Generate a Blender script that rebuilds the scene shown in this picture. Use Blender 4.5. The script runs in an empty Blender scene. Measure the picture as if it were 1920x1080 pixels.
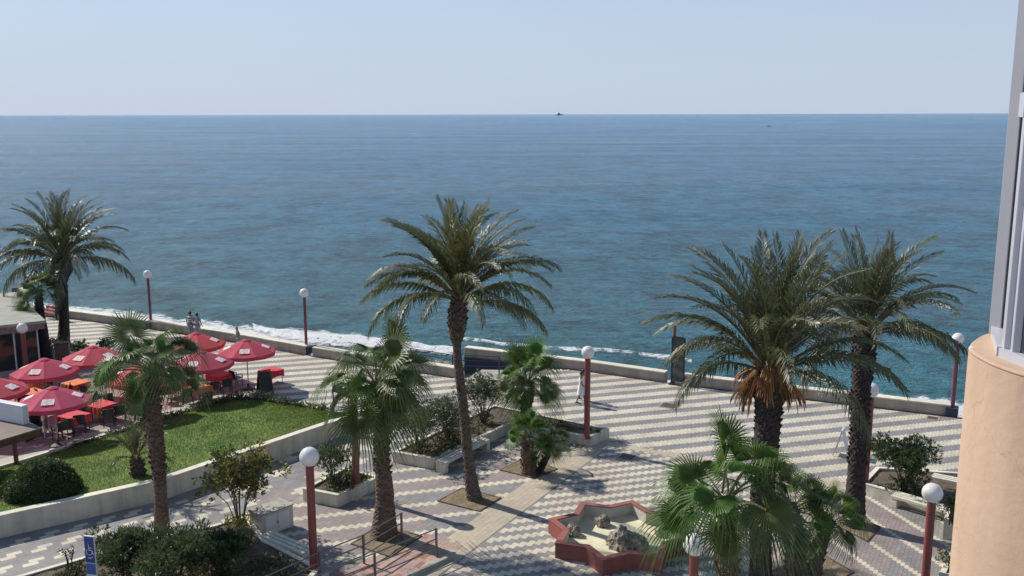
import bpy, bmesh, math, random
import numpy as np
from mathutils import Vector, Matrix, noise as mnoise
random.seed(7); np.random.seed(7)
R = math.radians; PI = math.pi
SC = bpy.context.scene
COL = SC.collection

# ------------------------------------------------------------------ camera, sky, sun, exposure
F = 1780.0; HZ = 214.0; CAMH = 14.0
PIT = math.atan((540 - HZ) / F)
cam = bpy.data.cameras.new('camera'); camo = bpy.data.objects.new('camera', cam); COL.objects.link(camo)
camo.location = (0, 0, CAMH); camo.rotation_euler = (PI / 2 - PIT, R(0.12), 0)
cam.sensor_width = 36; cam.lens = F / 1920 * 36; cam.clip_start = 0.1; cam.clip_end = 90000
SC.camera = camo
SUN_AZ = -56.0; SUN_EL = 40.0
world = bpy.data.worlds.new('World'); SC.world = world; world.use_nodes = True
wn = world.node_tree; sky = wn.nodes.new('ShaderNodeTexSky'); sky.sky_type = 'NISHITA'; sky.sun_disc = False
sky.sun_elevation = R(SUN_EL); sky.sun_rotation = R(SUN_AZ); sky.altitude = 0
sky.air_density = 1.0; sky.dust_density = 0.25; sky.ozone_density = 3.0
bgn = wn.nodes['Background']; bgn.inputs[1].default_value = 0.100
# pale sea haze low over the horizon, the same all the way round
tcw = wn.nodes.new('ShaderNodeTexCoord'); spw = wn.nodes.new('ShaderNodeSeparateXYZ'); wn.links.new(tcw.outputs['Generated'], spw.inputs[0])
mrw = wn.nodes.new('ShaderNodeMapRange'); mrw.interpolation_type = 'SMOOTHSTEP'; mrw.inputs[1].default_value = -0.02; mrw.inputs[2].default_value = 0.42; mrw.inputs[3].default_value = 0.93; mrw.inputs[4].default_value = 0.12
wn.links.new(spw.outputs[2], mrw.inputs[0])
mxw = wn.nodes.new('ShaderNodeMix'); mxw.data_type = 'RGBA'; mxw.inputs[7].default_value = (4.4, 5.2, 6.55, 1); wn.links.new(mrw.outputs[0], mxw.inputs[0]); wn.links.new(sky.outputs[0], mxw.inputs[6]); wn.links.new(mxw.outputs[2], bgn.inputs[0])
sl = bpy.data.lights.new('sun', 'SUN'); slo = bpy.data.objects.new('sun', sl); COL.objects.link(slo)
sl.energy = 4.6; sl.angle = R(0.53); sl.color = (1.0, 0.94, 0.85)
sdir = Vector((math.sin(R(SUN_AZ)) * math.cos(R(SUN_EL)), math.cos(R(SUN_AZ)) * math.cos(R(SUN_EL)), math.sin(R(SUN_EL))))
slo.rotation_euler = sdir.to_track_quat('Z', 'Y').to_euler(); slo.location = (-20, 20, 40)
SC.view_settings.view_transform = 'Standard'; SC.view_settings.look = 'None'
SC.view_settings.gamma = 1.0; SC.view_settings.exposure = 0.24; SC.view_settings.use_curve_mapping = False
SC.render.engine = 'CYCLES'
SC.cycles.max_bounces = 8; SC.cycles.transparent_max_bounces = 12
SC.cycles.sample_clamp_indirect = 6

# ------------------------------------------------------------------ measuring helpers (photo pixel -> point in the place)
def ray(x, y):
    dx = (x - 960) / F; dz = -(y - 540) / F
    return (dx, math.cos(PIT) + dz * math.sin(PIT), -math.sin(PIT) + dz * math.cos(PIT))
def G(x, y, z=0.0):
    d = ray(x, y); t = (z - CAMH) / d[2]
    return Vector((d[0] * t, d[1] * t, z))
def Q(x, y, Y):
    d = ray(x, y); t = Y / d[1]
    return Vector((d[0] * t, Y, CAMH + d[2] * t))
UB = 29.0
U = Vector((math.sin(R(UB)), math.cos(R(UB)), 0)); V = Vector((math.sin(R(UB + 90)), math.cos(R(UB + 90)), 0))
UANG = math.atan2(U.y, U.x)

# ------------------------------------------------------------------ object helpers
def tag(o, label=None, cat=None, group=None, kind=None):
    if label: o['label'] = label
    if cat: o['category'] = cat
    if group: o['group'] = group
    if kind: o['kind'] = kind
    return o
def thing(name, label, cat, loc=(0, 0, 0), rz=0.0, group=None):
    o = bpy.data.objects.new(name, None); COL.objects.link(o)
    o.location = loc; o.rotation_euler = (0, 0, rz); o.empty_display_size = 0.2
    return tag(o, label, cat, group)
def link(name, me, parent=None, mats=None):
    o = bpy.data.objects.new(name, me); COL.objects.link(o)
    if parent: o.parent = parent
    if mats and not me.materials:
        for m in (mats if isinstance(mats, (list, tuple)) else [mats]): me.materials.append(m)
    return o
def copy_tree(o, parent=None):
    c = o.copy(); COL.objects.link(c); c.parent = parent
    for ch in [x for x in o.children]: copy_tree(ch, c)
    return c

class MB:
    def __init__(s): s.v = []; s.f = []; s.m = []
    def add(s, vs, fs, mi=0):
        b = len(s.v); s.v.extend([tuple(p) for p in vs])
        s.f.extend([tuple(i + b for i in f) for f in fs]); s.m.extend([mi] * len(fs)); return s
    def box(s, c, size, rz=0.0, mi=0, M=None):
        x, y, z = [a / 2 for a in size]
        vs = [Vector((i, j, k)) for k in (-z, z) for j in (-y, y) for i in (-x, x)]
        rot = M if M is not None else Matrix.Rotation(rz, 3, 'Z')
        vs = [rot @ p + Vector(c) for p in vs]
        return s.add(vs, [(0, 2, 3, 1), (4, 5, 7, 6), (0, 1, 5, 4), (2, 6, 7, 3), (0, 4, 6, 2), (1, 3, 7, 5)], mi)
    def bar(s, a, b, w, h=None, mi=0):
        a = Vector(a); b = Vector(b); h = h or w; d = b - a; L = d.length
        q = d.to_track_quat('X', 'Z').to_matrix()
        return s.box((a + b) / 2, (L, w, h), mi=mi, M=q)
    def tube(s, pts, rs, n=10, mi=0, cap=True):
        pts = [Vector(p) for p in pts]
        if not isinstance(rs, (list, tuple)): rs = [rs] * len(pts)
        vs = []; fs = []; prev = None
        for i, p in enumerate(pts):
            t = (pts[min(i + 1, len(pts) - 1)] - pts[max(i - 1, 0)]).normalized()
            ref = Vector((0, 0, 1)) if abs(t.z) < 0.95 else Vector((1, 0, 0))
            if prev is None: a = t.cross(ref).normalized()
            else:
                a = (prev - t * prev.dot(t))
                a = a.normalized() if a.length > 1e-6 else t.cross(ref).normalized()
            prev = a; b = t.cross(a)
            for k in range(n):
                an = 2 * PI * k / n; vs.append(p + (a * math.cos(an) + b * math.sin(an)) * rs[i])
        for i in range(len(pts) - 1):
            for k in range(n):
                k2 = (k + 1) % n; fs.append((i * n + k, i * n + k2, (i + 1) * n + k2, (i + 1) * n + k))
        if cap:
            fs.append(tuple(range(n))[::-1]); fs.append(tuple((len(pts) - 1) * n + k for k in range(n)))
        return s.add(vs, fs, mi)
    def prism(s, poly, z0, z1, mi=0):
        n = len(poly); a = sum(poly[i][0] * poly[(i + 1) % n][1] - poly[(i + 1) % n][0] * poly[i][1] for i in range(n))
        if a < 0: poly = poly[::-1]
        vs = [(p[0], p[1], z0) for p in poly] + [(p[0], p[1], z1) for p in poly]
        fs = [tuple(range(n))[::-1], tuple(range(n, 2 * n))] + [(i, (i + 1) % n, n + (i + 1) % n, n + i) for i in range(n)]
        return s.add(vs, fs, mi)
    def lathe(s, prof, c=(0, 0, 0), n=16, mi=0):
        vs = []; fs = []; c = Vector(c)
        for r, z in prof:
            for k in range(n):
                an = 2 * PI * k / n; vs.append(c + Vector((r * math.cos(an), r * math.sin(an), z)))
        for i in range(len(prof) - 1):
            for k in range(n):
                k2 = (k + 1) % n; fs.append((i * n + k, i * n + k2, (i + 1) * n + k2, (i + 1) * n + k))
        return s.add(vs, fs, mi)
    def mesh(s, name, mats=None, smooth=False):
        me = bpy.data.meshes.new(name); me.from_pydata([tuple(p) for p in s.v], [], s.f)
        if any(s.m): me.polygons.foreach_set('material_index', s.m)
        if smooth: me.polygons.foreach_set('use_smooth', [True] * len(me.polygons))
        if mats:
            for m in (mats if isinstance(mats, (list, tuple)) else [mats]): me.materials.append(m)
        me.update(); return me
    def build(s, name, mats, parent=None, smooth=False, bevel=0.0):
        o = link(name, s.mesh(name, mats, smooth), parent)
        if bevel:
            b = o.modifiers.new('b', 'BEVEL'); b.width = bevel; b.segments = 2; b.limit_method = 'ANGLE'
        return o

def inset(poly, d, closed=True):
    """offset a counter-clockwise polygon inward by d (mitred)"""
    n = len(poly); out = []
    P_ = [Vector((p[0], p[1])) for p in poly]
    for i in range(n):
        if not closed and i in (0, n - 1):
            e = (P_[1] - P_[0]) if i == 0 else (P_[-1] - P_[-2]); e.normalize()
            out.append(P_[i] + Vector((-e.y, e.x)) * d); continue
        e1 = (P_[i] - P_[i - 1]).normalized(); e2 = (P_[(i + 1) % n] - P_[i]).normalized()
        n1 = Vector((-e1.y, e1.x)); n2 = Vector((-e2.y, e2.x)); m = (n1 + n2)
        m = m / max(m.dot(n1), 0.2) if m.length > 1e-5 else n1
        out.append(P_[i] + m * d)
    return out
def ccw(poly):
    n = len(poly); a = sum(poly[i][0] * poly[(i + 1) % n][1] - poly[(i + 1) % n][0] * poly[i][1] for i in range(n))
    return list(poly) if a > 0 else list(poly)[::-1]
def ring(mb, outer, inner, z0, z1, mi=0, zi=None, mi_in=None, closed=True):
    n = len(outer); zi = z0 if zi is None else zi
    vs = [(p[0], p[1], z0) for p in outer] + [(p[0], p[1], z1) for p in outer] + [(p[0], p[1], z1) for p in inner] + [(p[0], p[1], zi) for p in inner]
    rng = range(n) if closed else range(n - 1)
    f1 = []; f2 = []
    for i in rng:
        j = (i + 1) % n
        f1 += [(i, j, n + j, n + i), (n + i, n + j, 2 * n + j, 2 * n + i)]
        f2 += [(2 * n + i, 2 * n + j, 3 * n + j, 3 * n + i)]
    if not closed:
        f1 += [(0, n, 2 * n, 3 * n), (n - 1, 4 * n - 1, 3 * n - 1, 2 * n - 1)]
    mb.add(vs, f1, mi); mb.add(vs, f2, mi if mi_in is None else mi_in)
def pip(x, y, poly):
    """vectorised point in polygon"""
    x = np.asarray(x); y = np.asarray(y); c = np.zeros(x.shape, bool); n = len(poly)
    for i in range(n):
        x1, y1 = poly[i][0], poly[i][1]; x2, y2 = poly[(i + 1) % n][0], poly[(i + 1) % n][1]
        if y1 == y2: continue
        c ^= ((y1 > y) != (y2 > y)) & (x < (x2 - x1) * (y - y1) / (y2 - y1) + x1)
    return c
def fill_mesh(name, poly, z, step=0.5, zf=None):
    """triangulated polygon with an interior grid so that it can undulate"""
    bm = bmesh.new(); vs = [bm.verts.new((p[0], p[1], z)) for p in ccw(poly)]
    bm.faces.new(vs)
    bmesh.ops.triangulate(bm, faces=bm.faces[:])
    for _ in range(12):
        es = [e for e in bm.edges if e.calc_length() > step]
        if not es: break
        bmesh.ops.subdivide_edges(bm, edges=es, cuts=1)
        bmesh.ops.triangulate(bm, faces=[f for f in bm.faces if len(f.verts) > 3])
    for v in bm.verts:
        if zf: v.co.z = zf(v.co.x, v.co.y)
    me = bpy.data.meshes.new(name); bm.to_mesh(me); bm.free(); return me

# ------------------------------------------------------------------ materials
def srgb(r, g, b):
    f = lambda c: (c / 255) / 12.92 if c / 255 <= 0.04045 else ((c / 255 + 0.055) / 1.055) ** 2.4
    return (f(r), f(g), f(b))
def mat(name, col, rough=0.7, var=0.15, scale=6.0, bump=0.0, bscale=None, metal=0.0, spec=0.5, rnd=0.0, detail=6, col2=None, trans=0.0, island=0.0, coords='Object', stretch=None, fac_lo=0.35, fac_hi=0.65, stain=0.0, streak=False):
    m = bpy.data.materials.new(name); m.use_nodes = True; nt = m.node_tree; N = nt.nodes; L = nt.links
    b = N['Principled BSDF']; b.inputs['Roughness'].default_value = rough; b.inputs['Metallic'].default_value = metal
    b.inputs['Specular IOR Level'].default_value = spec
    tc = N.new('ShaderNodeTexCoord'); src = tc.outputs[coords]
    if coords == 'World': pass
    if stretch:
        mp = N.new('ShaderNodeMapping'); mp.inputs['Scale'].default_value = stretch; L.new(src, mp.inputs[0]); src = mp.outputs[0]
    nz = N.new('ShaderNodeTexNoise'); nz.inputs['Scale'].default_value = scale; nz.inputs['Detail'].default_value = detail; nz.inputs['Roughness'].default_value = 0.6
    L.new(src, nz.inputs['Vector'])
    c1 = tuple(c * (1 - var) for c in col[:3]); c2 = tuple(min(1, c * (1 + var)) for c in (col2 or col)[:3])
    mr = N.new('ShaderNodeMapRange'); mr.inputs[1].default_value = fac_lo; mr.inputs[2].default_value = fac_hi; L.new(nz.outputs[0], mr.inputs[0])
    mx = N.new('ShaderNodeMix'); mx.data_type = 'RGBA'; mx.inputs[6].default_value = (*c1, 1); mx.inputs[7].default_value = (*c2, 1)
    L.new(mr.outputs[0], mx.inputs[0]); out = mx.outputs[2]
    if rnd or island:
        hs = N.new('ShaderNodeHueSaturation'); L.new(out, hs.inputs['Color'])
        oi = N.new('ShaderNodeObjectInfo'); ge = N.new('ShaderNodeNewGeometry')
        ad = N.new('ShaderNodeMath'); ad.operation = 'ADD'; L.new(oi.outputs['Random'], ad.inputs[0]); 
        if island: L.new(ge.outputs['Random Per Island'], ad.inputs[1])
        else: ad.inputs[1].default_value = 0
        fr = N.new('ShaderNodeMath'); fr.operation = 'FRACT'; L.new(ad.outputs[0], fr.inputs[0])
        k = max(rnd, island)
        m2 = N.new('ShaderNodeMapRange'); m2.inputs[3].default_value = 1 - k; m2.inputs[4].default_value = 1 + k; L.new(fr.outputs[0], m2.inputs[0]); L.new(m2.outputs[0], hs.inputs['Value'])
        m3 = N.new('ShaderNodeMath'); m3.operation = 'MULTIPLY_ADD'; m3.inputs[1].default_value = 0.03; m3.inputs[2].default_value = 0.485
        f2 = N.new('ShaderNodeMath'); f2.operation = 'MULTIPLY'; f2.inputs[1].default_value = 7.31; L.new(fr.outputs[0], f2.inputs[0])
        f3 = N.new('ShaderNodeMath'); f3.operation = 'FRACT'; L.new(f2.outputs[0], f3.inputs[0]); L.new(f3.outputs[0], m3.inputs[0]); L.new(m3.outputs[0], hs.inputs['Hue'])
        out = hs.outputs[0]
    if stain:
        ge2 = N.new('ShaderNodeNewGeometry'); mp2 = N.new('ShaderNodeMapping'); mp2.inputs['Scale'].default_value = (2.2, 2.2, .25) if streak else (.45, .45, .45); L.new(ge2.outputs['Position'], mp2.inputs[0])
        ns = N.new('ShaderNodeTexNoise'); ns.inputs['Scale'].default_value = 1.0; ns.inputs['Detail'].default_value = 7; ns.inputs['Roughness'].default_value = .65; L.new(mp2.outputs[0], ns.inputs['Vector'])
        ms_ = N.new('ShaderNodeMapRange'); ms_.inputs[1].default_value = .30; ms_.inputs[2].default_value = .58; ms_.inputs[3].default_value = 1 - stain; ms_.inputs[4].default_value = 1.03; L.new(ns.outputs[0], ms_.inputs[0])
        hv = N.new('ShaderNodeHueSaturation'); L.new(out, hv.inputs['Color']); L.new(ms_.outputs[0], hv.inputs['Value']); out = hv.outputs[0]
    L.new(out, b.inputs['Base Color'])
    if bump:
        n2 = N.new('ShaderNodeTexNoise'); n2.inputs['Scale'].default_value = bscale or scale * 3; n2.inputs['Detail'].default_value = 5; L.new(src, n2.inputs['Vector'])
        bp = N.new('ShaderNodeBump'); bp.inputs['Strength'].default_value = min(1, bump); bp.inputs['Distance'].default_value = 0.05 * bump
        L.new(n2.outputs[0], bp.inputs['Height']); L.new(bp.outputs[0], b.inputs['Normal'])
    if trans:
        tr = N.new('ShaderNodeBsdfTranslucent'); L.new(out, tr.inputs[0]); ms = N.new('ShaderNodeMixShader'); ms.inputs[0].default_value = trans
        g = N.new('ShaderNodeGamma'); g.inputs[1].default_value = 0.8; L.new(out, g.inputs[0]); L.new(g.outputs[0], tr.inputs[0])
        L.new(b.outputs[0], ms.inputs[1]); L.new(tr.outputs[0], ms.inputs[2]); L.new(ms.outputs[0], N['Material Output'].inputs[0])
    return m
M = {}
M['cream'] = mat('tile_cream', (0.55, 0.50, 0.39), 0.75, 0.06, 3.0, island=0.06, bump=0.1, stain=.25)
M['grey'] = mat('tile_grey', (0.225, 0.215, 0.212), 0.75, 0.08, 3.0, island=0.07, bump=0.1, stain=.25)
M['pink'] = mat('tile_pink', (0.265, 0.222, 0.210), 0.75, 0.08, 3.0, island=0.07, bump=0.1, stain=.25)
M['beige'] = mat('tile_beige', (0.44, 0.38, 0.29), 0.75, 0.06, 2.0, island=0.02, bump=0.1, stain=.22)
M['redtile'] = mat('tile_red', (0.30, 0.135, 0.11), 0.75, 0.15, 3.0, island=0.12, bump=0.1)
M['rosetile'] = mat('tile_rose', (0.36, 0.25, 0.21), 0.75, 0.12, 3.0, island=0.10, bump=0.1)
M['terr'] = mat('tile_terrace', (0.27, 0.17, 0.15), 0.7, 0.15, 3.0, island=0.10, bump=0.1)
M['joint'] = mat('joint_sand', (0.24, 0.22, 0.19), 0.95, 0.2, 1.5, bump=0.2)
M['white'] = mat('white_render', (0.60, 0.56, 0.46), 0.8, 0.08, 2.5, bump=0.3, bscale=30, stain=.3, streak=True)
M['coping'] = mat('coping_cream', (0.66, 0.62, 0.50), 0.8, 0.10, 3.0, bump=0.25, bscale=25, stain=.25)
M['seawall'] = mat('sea_wall_render', (0.40, 0.34, 0.28), 0.85, 0.08, 0.8, bump=0.4, bscale=12, stain=.3, streak=True)
M['footshadow'] = mat('foot_shadow_black', (0.03, 0.028, 0.028), 0.9, 0.2, 4)  # near-black for the painted shadow line under the sea wall
M['redwall'] = mat('oxide_red_render', (0.27, 0.085, 0.068), 0.75, 0.12, 3.0, bump=0.3, bscale=30, rnd=0.05, stain=.25, streak=True)
M['post'] = mat('oxide_red_paint', (0.21, 0.055, 0.05), 0.45, 0.12, 4.0, bump=0.1, bscale=10)
M['postsea'] = mat('plum_paint', (0.155, 0.05, 0.075), 0.5, 0.15, 4.0)
M['globe'] = mat('opal_globe', (0.80, 0.79, 0.77), 0.22, 0.02, 2.0, trans=0.25)
M['earth'] = mat('bare_earth', (0.20, 0.155, 0.095), 0.95, 0.3, 3.5, bump=1.0, bscale=18, fac_lo=.3, fac_hi=.7)
M['soil'] = mat('planter_soil', (0.105, 0.08, 0.055), 0.95, 0.4, 4.0, bump=1.0, bscale=16)
M['concrete'] = mat('grey_concrete', (0.33, 0.31, 0.27), 0.85, 0.15, 4.0, bump=0.4, bscale=25)
M['rock'] = mat('pitted_rock', (0.20, 0.175, 0.14), 0.95, 0.5, 6.0, bump=1.0, bscale=14, col2=(0.30, 0.26, 0.20))
M['metal'] = mat('dull_steel', (0.20, 0.19, 0.18), 0.42, 0.15, 5.0, metal=0.7)
M['drain'] = mat('rusty_iron', (0.11, 0.08, 0.06), 0.7, 0.3, 10.0, metal=0.3, bump=0.4)
M['dark'] = mat('dark_metal', (0.022, 0.026, 0.03), 0.45, 0.2, 5.0)
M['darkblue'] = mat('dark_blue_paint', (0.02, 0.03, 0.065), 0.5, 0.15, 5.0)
# ------------------------------------------------------------------ sea
def sea_material():
    m = bpy.data.materials.new('sea_water'); m.use_nodes = True; nt = m.node_tree; N = nt.nodes; L = nt.links
    b = N['Principled BSDF']; b.inputs['Roughness'].default_value = 0.09; b.inputs['IOR'].default_value = 1.33
    geo = N.new('ShaderNodeNewGeometry'); 
    mp = N.new('ShaderNodeMapping'); mp.inputs['Rotation'].default_value = (0, 0, R(14)); mp.inputs['Scale'].default_value = (0.45, 1.0, 1.0); L.new(geo.outputs['Position'], mp.inputs[0])
    def noise(sc, det, rough=0.55, dist=0.0):
        n = N.new('ShaderNodeTexNoise'); n.inputs['Scale'].default_value = sc; n.inputs['Detail'].default_value = det
        n.inputs['Roughness'].default_value = rough; n.inputs['Distortion'].default_value = dist; L.new(mp.outputs[0], n.inputs['Vector']); return n
    n0 = noise(0.06, 6, 0.62, 0.3); n1 = noise(0.27, 6, 0.66, 0.4); n2 = noise(1.0, 5, 0.68, 0.5); n3 = noise(4.0, 4, 0.6)
    def bump(n, dist, prev=None):
        bp = N.new('ShaderNodeBump'); bp.inputs['Strength'].default_value = 1.0; bp.inputs['Distance'].default_value = dist
        L.new(n.outputs[0], bp.inputs['Height'])
        if prev: L.new(prev.outputs[0], bp.inputs['Normal'])
        return bp
    b0 = bump(n0, 1.6); b1 = bump(n1, 1.9, b0); b2 = bump(n2, 1.0, b1); b3 = bump(n3, 0.40, b2); L.new(b3.outputs[0], b.inputs['Normal'])
    # colour: green-blue shallows near the wall, deep blue offshore, wind streaks
    at = N.new('ShaderNodeAttribute'); at.attribute_name = 'offshore'
    cr = N.new('ShaderNodeValToRGB'); e = cr.color_ramp.elements
    e[0].position = 0.0; e[0].color = (0.026, 0.145, 0.170, 1); e[1].position = 1.0; e[1].color = (0.008, 0.130, 0.260, 1)
    x = e.new(0.10); x.color = (0.008, 0.125, 0.185, 1); x = e.new(0.35); x.color = (0.008, 0.128, 0.225, 1)
    L.new(at.outputs['Fac'], cr.inputs[0])
    mp2 = N.new('ShaderNodeMapping'); mp2.inputs['Scale'].default_value = (0.006, 0.03, 1); mp2.inputs['Rotation'].default_value = (0, 0, R(6)); L.new(geo.outputs['Position'], mp2.inputs[0])
    ns = N.new('ShaderNodeTexNoise'); ns.inputs['Scale'].default_value = 1.0; ns.inputs['Detail'].default_value = 5; L.new(mp2.outputs[0], ns.inputs['Vector'])
    mr = N.new('ShaderNodeMapRange'); mr.inputs[1].default_value = 0.3; mr.inputs[2].default_value = 0.7; mr.inputs[3].default_value = 0.92; mr.inputs[4].default_value = 1.08; L.new(ns.outputs[0], mr.inputs[0])
    hs = N.new('ShaderNodeHueSaturation'); L.new(cr.outputs[0], hs.inputs['Color']); L.new(mr.outputs[0], hs.inputs['Value'])
    # coordinates for the ripple tones painted further down
    mp3 = N.new('ShaderNodeMapping'); mp3.inputs['Scale'].default_value = (1.0, 0.8, 1.0); mp3.inputs['Rotation'].default_value = (0, 0, R(-8)); L.new(geo.outputs['Position'], mp3.inputs[0])
    def tex(sc, det):
        n = N.new('ShaderNodeTexNoise'); n.inputs['Scale'].default_value = sc; n.inputs['Detail'].default_value = det; n.inputs['Roughness'].default_value = .62; n.inputs['Distortion'].default_value = .3; L.new(mp3.outputs[0], n.inputs['Vector']); return n
    # light and shade of wave facets put into colour and specular, three sizes
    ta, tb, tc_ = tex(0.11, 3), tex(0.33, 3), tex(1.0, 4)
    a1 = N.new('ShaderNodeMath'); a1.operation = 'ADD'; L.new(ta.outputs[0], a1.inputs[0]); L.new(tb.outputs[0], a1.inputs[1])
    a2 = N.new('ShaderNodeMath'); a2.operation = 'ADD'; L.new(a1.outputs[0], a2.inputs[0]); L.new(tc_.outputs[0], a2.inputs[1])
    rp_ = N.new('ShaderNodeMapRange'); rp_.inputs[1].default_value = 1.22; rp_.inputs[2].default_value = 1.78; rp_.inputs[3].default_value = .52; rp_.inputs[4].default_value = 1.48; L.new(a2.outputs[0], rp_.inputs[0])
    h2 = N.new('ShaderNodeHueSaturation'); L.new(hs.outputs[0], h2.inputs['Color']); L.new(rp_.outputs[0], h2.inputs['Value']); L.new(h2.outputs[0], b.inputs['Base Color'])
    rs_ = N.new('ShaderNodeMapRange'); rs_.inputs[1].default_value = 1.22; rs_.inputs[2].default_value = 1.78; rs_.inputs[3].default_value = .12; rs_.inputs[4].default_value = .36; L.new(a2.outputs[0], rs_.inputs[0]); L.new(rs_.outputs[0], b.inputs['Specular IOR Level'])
    mr2 = N.new('ShaderNodeMapRange'); mr2.inputs[1].default_value = 0.3; mr2.inputs[2].default_value = 0.7; mr2.inputs[3].default_value = 0.10; mr2.inputs[4].default_value = 0.22; L.new(ns.outputs[0], mr2.inputs[0])
    L.new(mr2.outputs[0], b.inputs['Roughness'])
    return m
SEAZ = -3.0
# shoreline as seen over the sea wall
shore_px = [(-250, 562), (-80, 568), (60, 574), (150, 581), (300, 604), (400, 617), (480, 630), (560, 647), (650, 660), (740, 668), (840, 676), (1000, 700), (1200, 735), (1540, 760), (1815, 790), (2100, 830)]
shore = [G(x, y, SEAZ) for x, y in shore_px]
def shore_normal(i):
    t = (shore[min(i + 1, len(shore) - 1)] - shore[max(i - 1, 0)]).normalized(); n = Vector((-t.y, t.x, 0))
    return n if n.y > 0 else -n
offs = [-6, -3, 0, 1, 2.5, 4, 6, 9, 13, 20, 30, 45, 70, 110, 200, 400, 1000, 4000, 15000, 70000]
vs = []; fs = []; at = []
nS = len(shore)
for k, d in enumerate(offs):
    for i in range(nS):
        n = shore_normal(i); n = (n * (1 - min(1, d / 60)) + Vector((0.1, 1, 0)).normalized() * min(1, d / 60)).normalized()
        spread = Vector((1, 0, 0)) * (i / (nS - 1) - 0.45) * d * 2.4 * min(1.0, d / 100)
        p = shore[i] + n * d + spread; vs.append((p.x, p.y, SEAZ)); at.append(max(0.0, min(1.0, d / 260.0)))
for k in range(len(offs) - 1):
    for i in range(nS - 1):
        a = k * nS + i; fs.append((a, a + 1, a + nS + 1, a + nS))
me = bpy.data.meshes.new('sea'); me.from_pydata(vs, [], fs); me.attributes.new('offshore', 'FLOAT', 'POINT').data.foreach_set('value', at)
me.polygons.foreach_set('use_smooth', [True] * len(me.polygons))
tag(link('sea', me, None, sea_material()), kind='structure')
# far wide skirt of sea so that the horizon also runs on left and right of the frame
sk = MB(); sk.add([(-70000, -20, SEAZ - .4), (70000, -20, SEAZ - .4), (70000, 70000, SEAZ - .4), (-70000, 70000, SEAZ - .4)], [(0, 1, 2, 3)])
mm = sea_material(); mm.name = 'sea_water_far'
for n_ in mm.node_tree.nodes:
    if n_.type == 'VALTORGB':
        for l_ in list(n_.inputs[0].links): mm.node_tree.links.remove(l_)
        n_.inputs[0].default_value = 1.0
tag(sk.build('open_sea', mm), kind='structure')

def foam_material(name, thr=0.5, soft=0.08, scale=2.2, col=(0.80, 0.82, 0.82)):
    m = bpy.data.materials.new(name); m.use_nodes = True; nt = m.node_tree; N = nt.nodes; L = nt.links
    b = N['Principled BSDF']; b.inputs['Base Color'].default_value = (*col, 1); b.inputs['Roughness'].default_value = 0.7
    geo = N.new('ShaderNodeNewGeometry'); mp = N.new('ShaderNodeMapping'); mp.inputs['Rotation'].default_value = (0, 0, R(28)); mp.inputs['Scale'].default_value = (0.7, 1.3, 1); L.new(geo.outputs['Position'], mp.inputs[0])
    n = N.new('ShaderNodeTexNoise'); n.inputs['Scale'].default_value = scale; n.inputs['Detail'].default_value = 9; n.inputs['Roughness'].default_value = 0.78; n.inputs['Distortion'].default_value = 0.9; L.new(mp.outputs[0], n.inputs['Vector'])
    at = N.new('ShaderNodeAttribute'); at.attribute_name = 'edge'
    su = N.new('ShaderNodeMath'); su.operation = 'ADD'; L.new(n.outputs[0], su.inputs[0]); L.new(at.outputs['Fac'], su.inputs[1])
    mr = N.new('ShaderNodeMapRange'); mr.inputs[1].default_value = thr - soft; mr.inputs[2].default_value = thr + soft; L.new(su.outputs[0], mr.inputs[0]); L.new(mr.outputs[0], b.inputs['Alpha'])
    bp = N.new('ShaderNodeBump'); bp.inputs['Distance'].default_value = 0.3; L.new(n.outputs[0], bp.inputs['Height']); L.new(bp.outputs[0], b.inputs['Normal'])
    return m
def interp(tab, x):
    if x <= tab[0][0]: return tab[0][1:]
    for a, b in zip(tab, tab[1:]):
        if x <= b[0]:
            t = (x - a[0]) / (b[0] - a[0]); return tuple(a[i] * (1 - t) + b[i] * t for i in range(1, len(a)))
    return tab[-1][1:]
def foam_strip(name, tab, material, z=0.03, peak=0.35, dens=2):
    """tab rows: px x, px y of inner edge, px y of outer edge; laid on the sea"""
    x0, x1 = tab[0][0], tab[-1][0]; n = int((x1 - x0) / 5) + 2; vs = []; fs = []; at = []
    prof = [(-0.55, 0), (0.0, .2), (0.3, .6), (0.45, 1), (0.6, 1), (0.8, .5), (1.0, .15), (1.6, 0)]
    prof = [(t, -0.35 if j in (0, 7) else (0.13 if 2 <= j <= 4 else 0.03), h) for j, (t, h) in enumerate(prof)]
    for i in range(n):
        x = x0 + (x1 - x0) * i / (n - 1); yi, yo = interp(tab, x)
        wob = 2.2 * mnoise.noise(Vector((x * 0.022, 3.1, 0))); w = (yi - yo)
        a = G(x, yi + wob, SEAZ); b = G(x, yo + wob - w * 0.25 * mnoise.noise(Vector((x * 0.035, 8.7, 0))), SEAZ)
        for t, e, h in prof:
            p = a + (b - a) * t
            q = 0.25 * mnoise.noise(p * 0.6)
            vs.append((p.x, p.y, SEAZ + z + peak * h * (0.6 + q))); at.append(e - (0.35 if i in (0, n - 1) else 0))
    m_ = len(prof)
    for i in range(n - 1):
        for k in range(m_ - 1): a = i * m_ + k; fs.append((a, a + 1, a + m_ + 1, a + m_))
    me = bpy.data.meshes.new(name); me.from_pydata(vs, [], fs); me.attributes.new('edge', 'FLOAT', 'POINT').data.foreach_set('value', at)
    me.polygons.foreach_set('use_smooth', [True] * len(fs))
    return tag(link(name, me, None, material), kind='stuff')
foam_strip('surf_foam', [(-60, 577, 561), (150, 592, 575), (260, 608, 589), (400, 628, 604), (500, 642, 622), (560, 645, 633), (620, 648, 641)], foam_material('shore_foam', 0.50, 0.05, 2.2), z=0.04, peak=0.1)
foam_strip('breaking_wave', [(470, 620, 611), (520, 636, 618), (600, 647, 622), (700, 655, 634), (780, 661, 647), (860, 668, 657)], foam_material('wave_foam', 0.52, 0.05, 1.8), z=0.06, peak=0.55)
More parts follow.
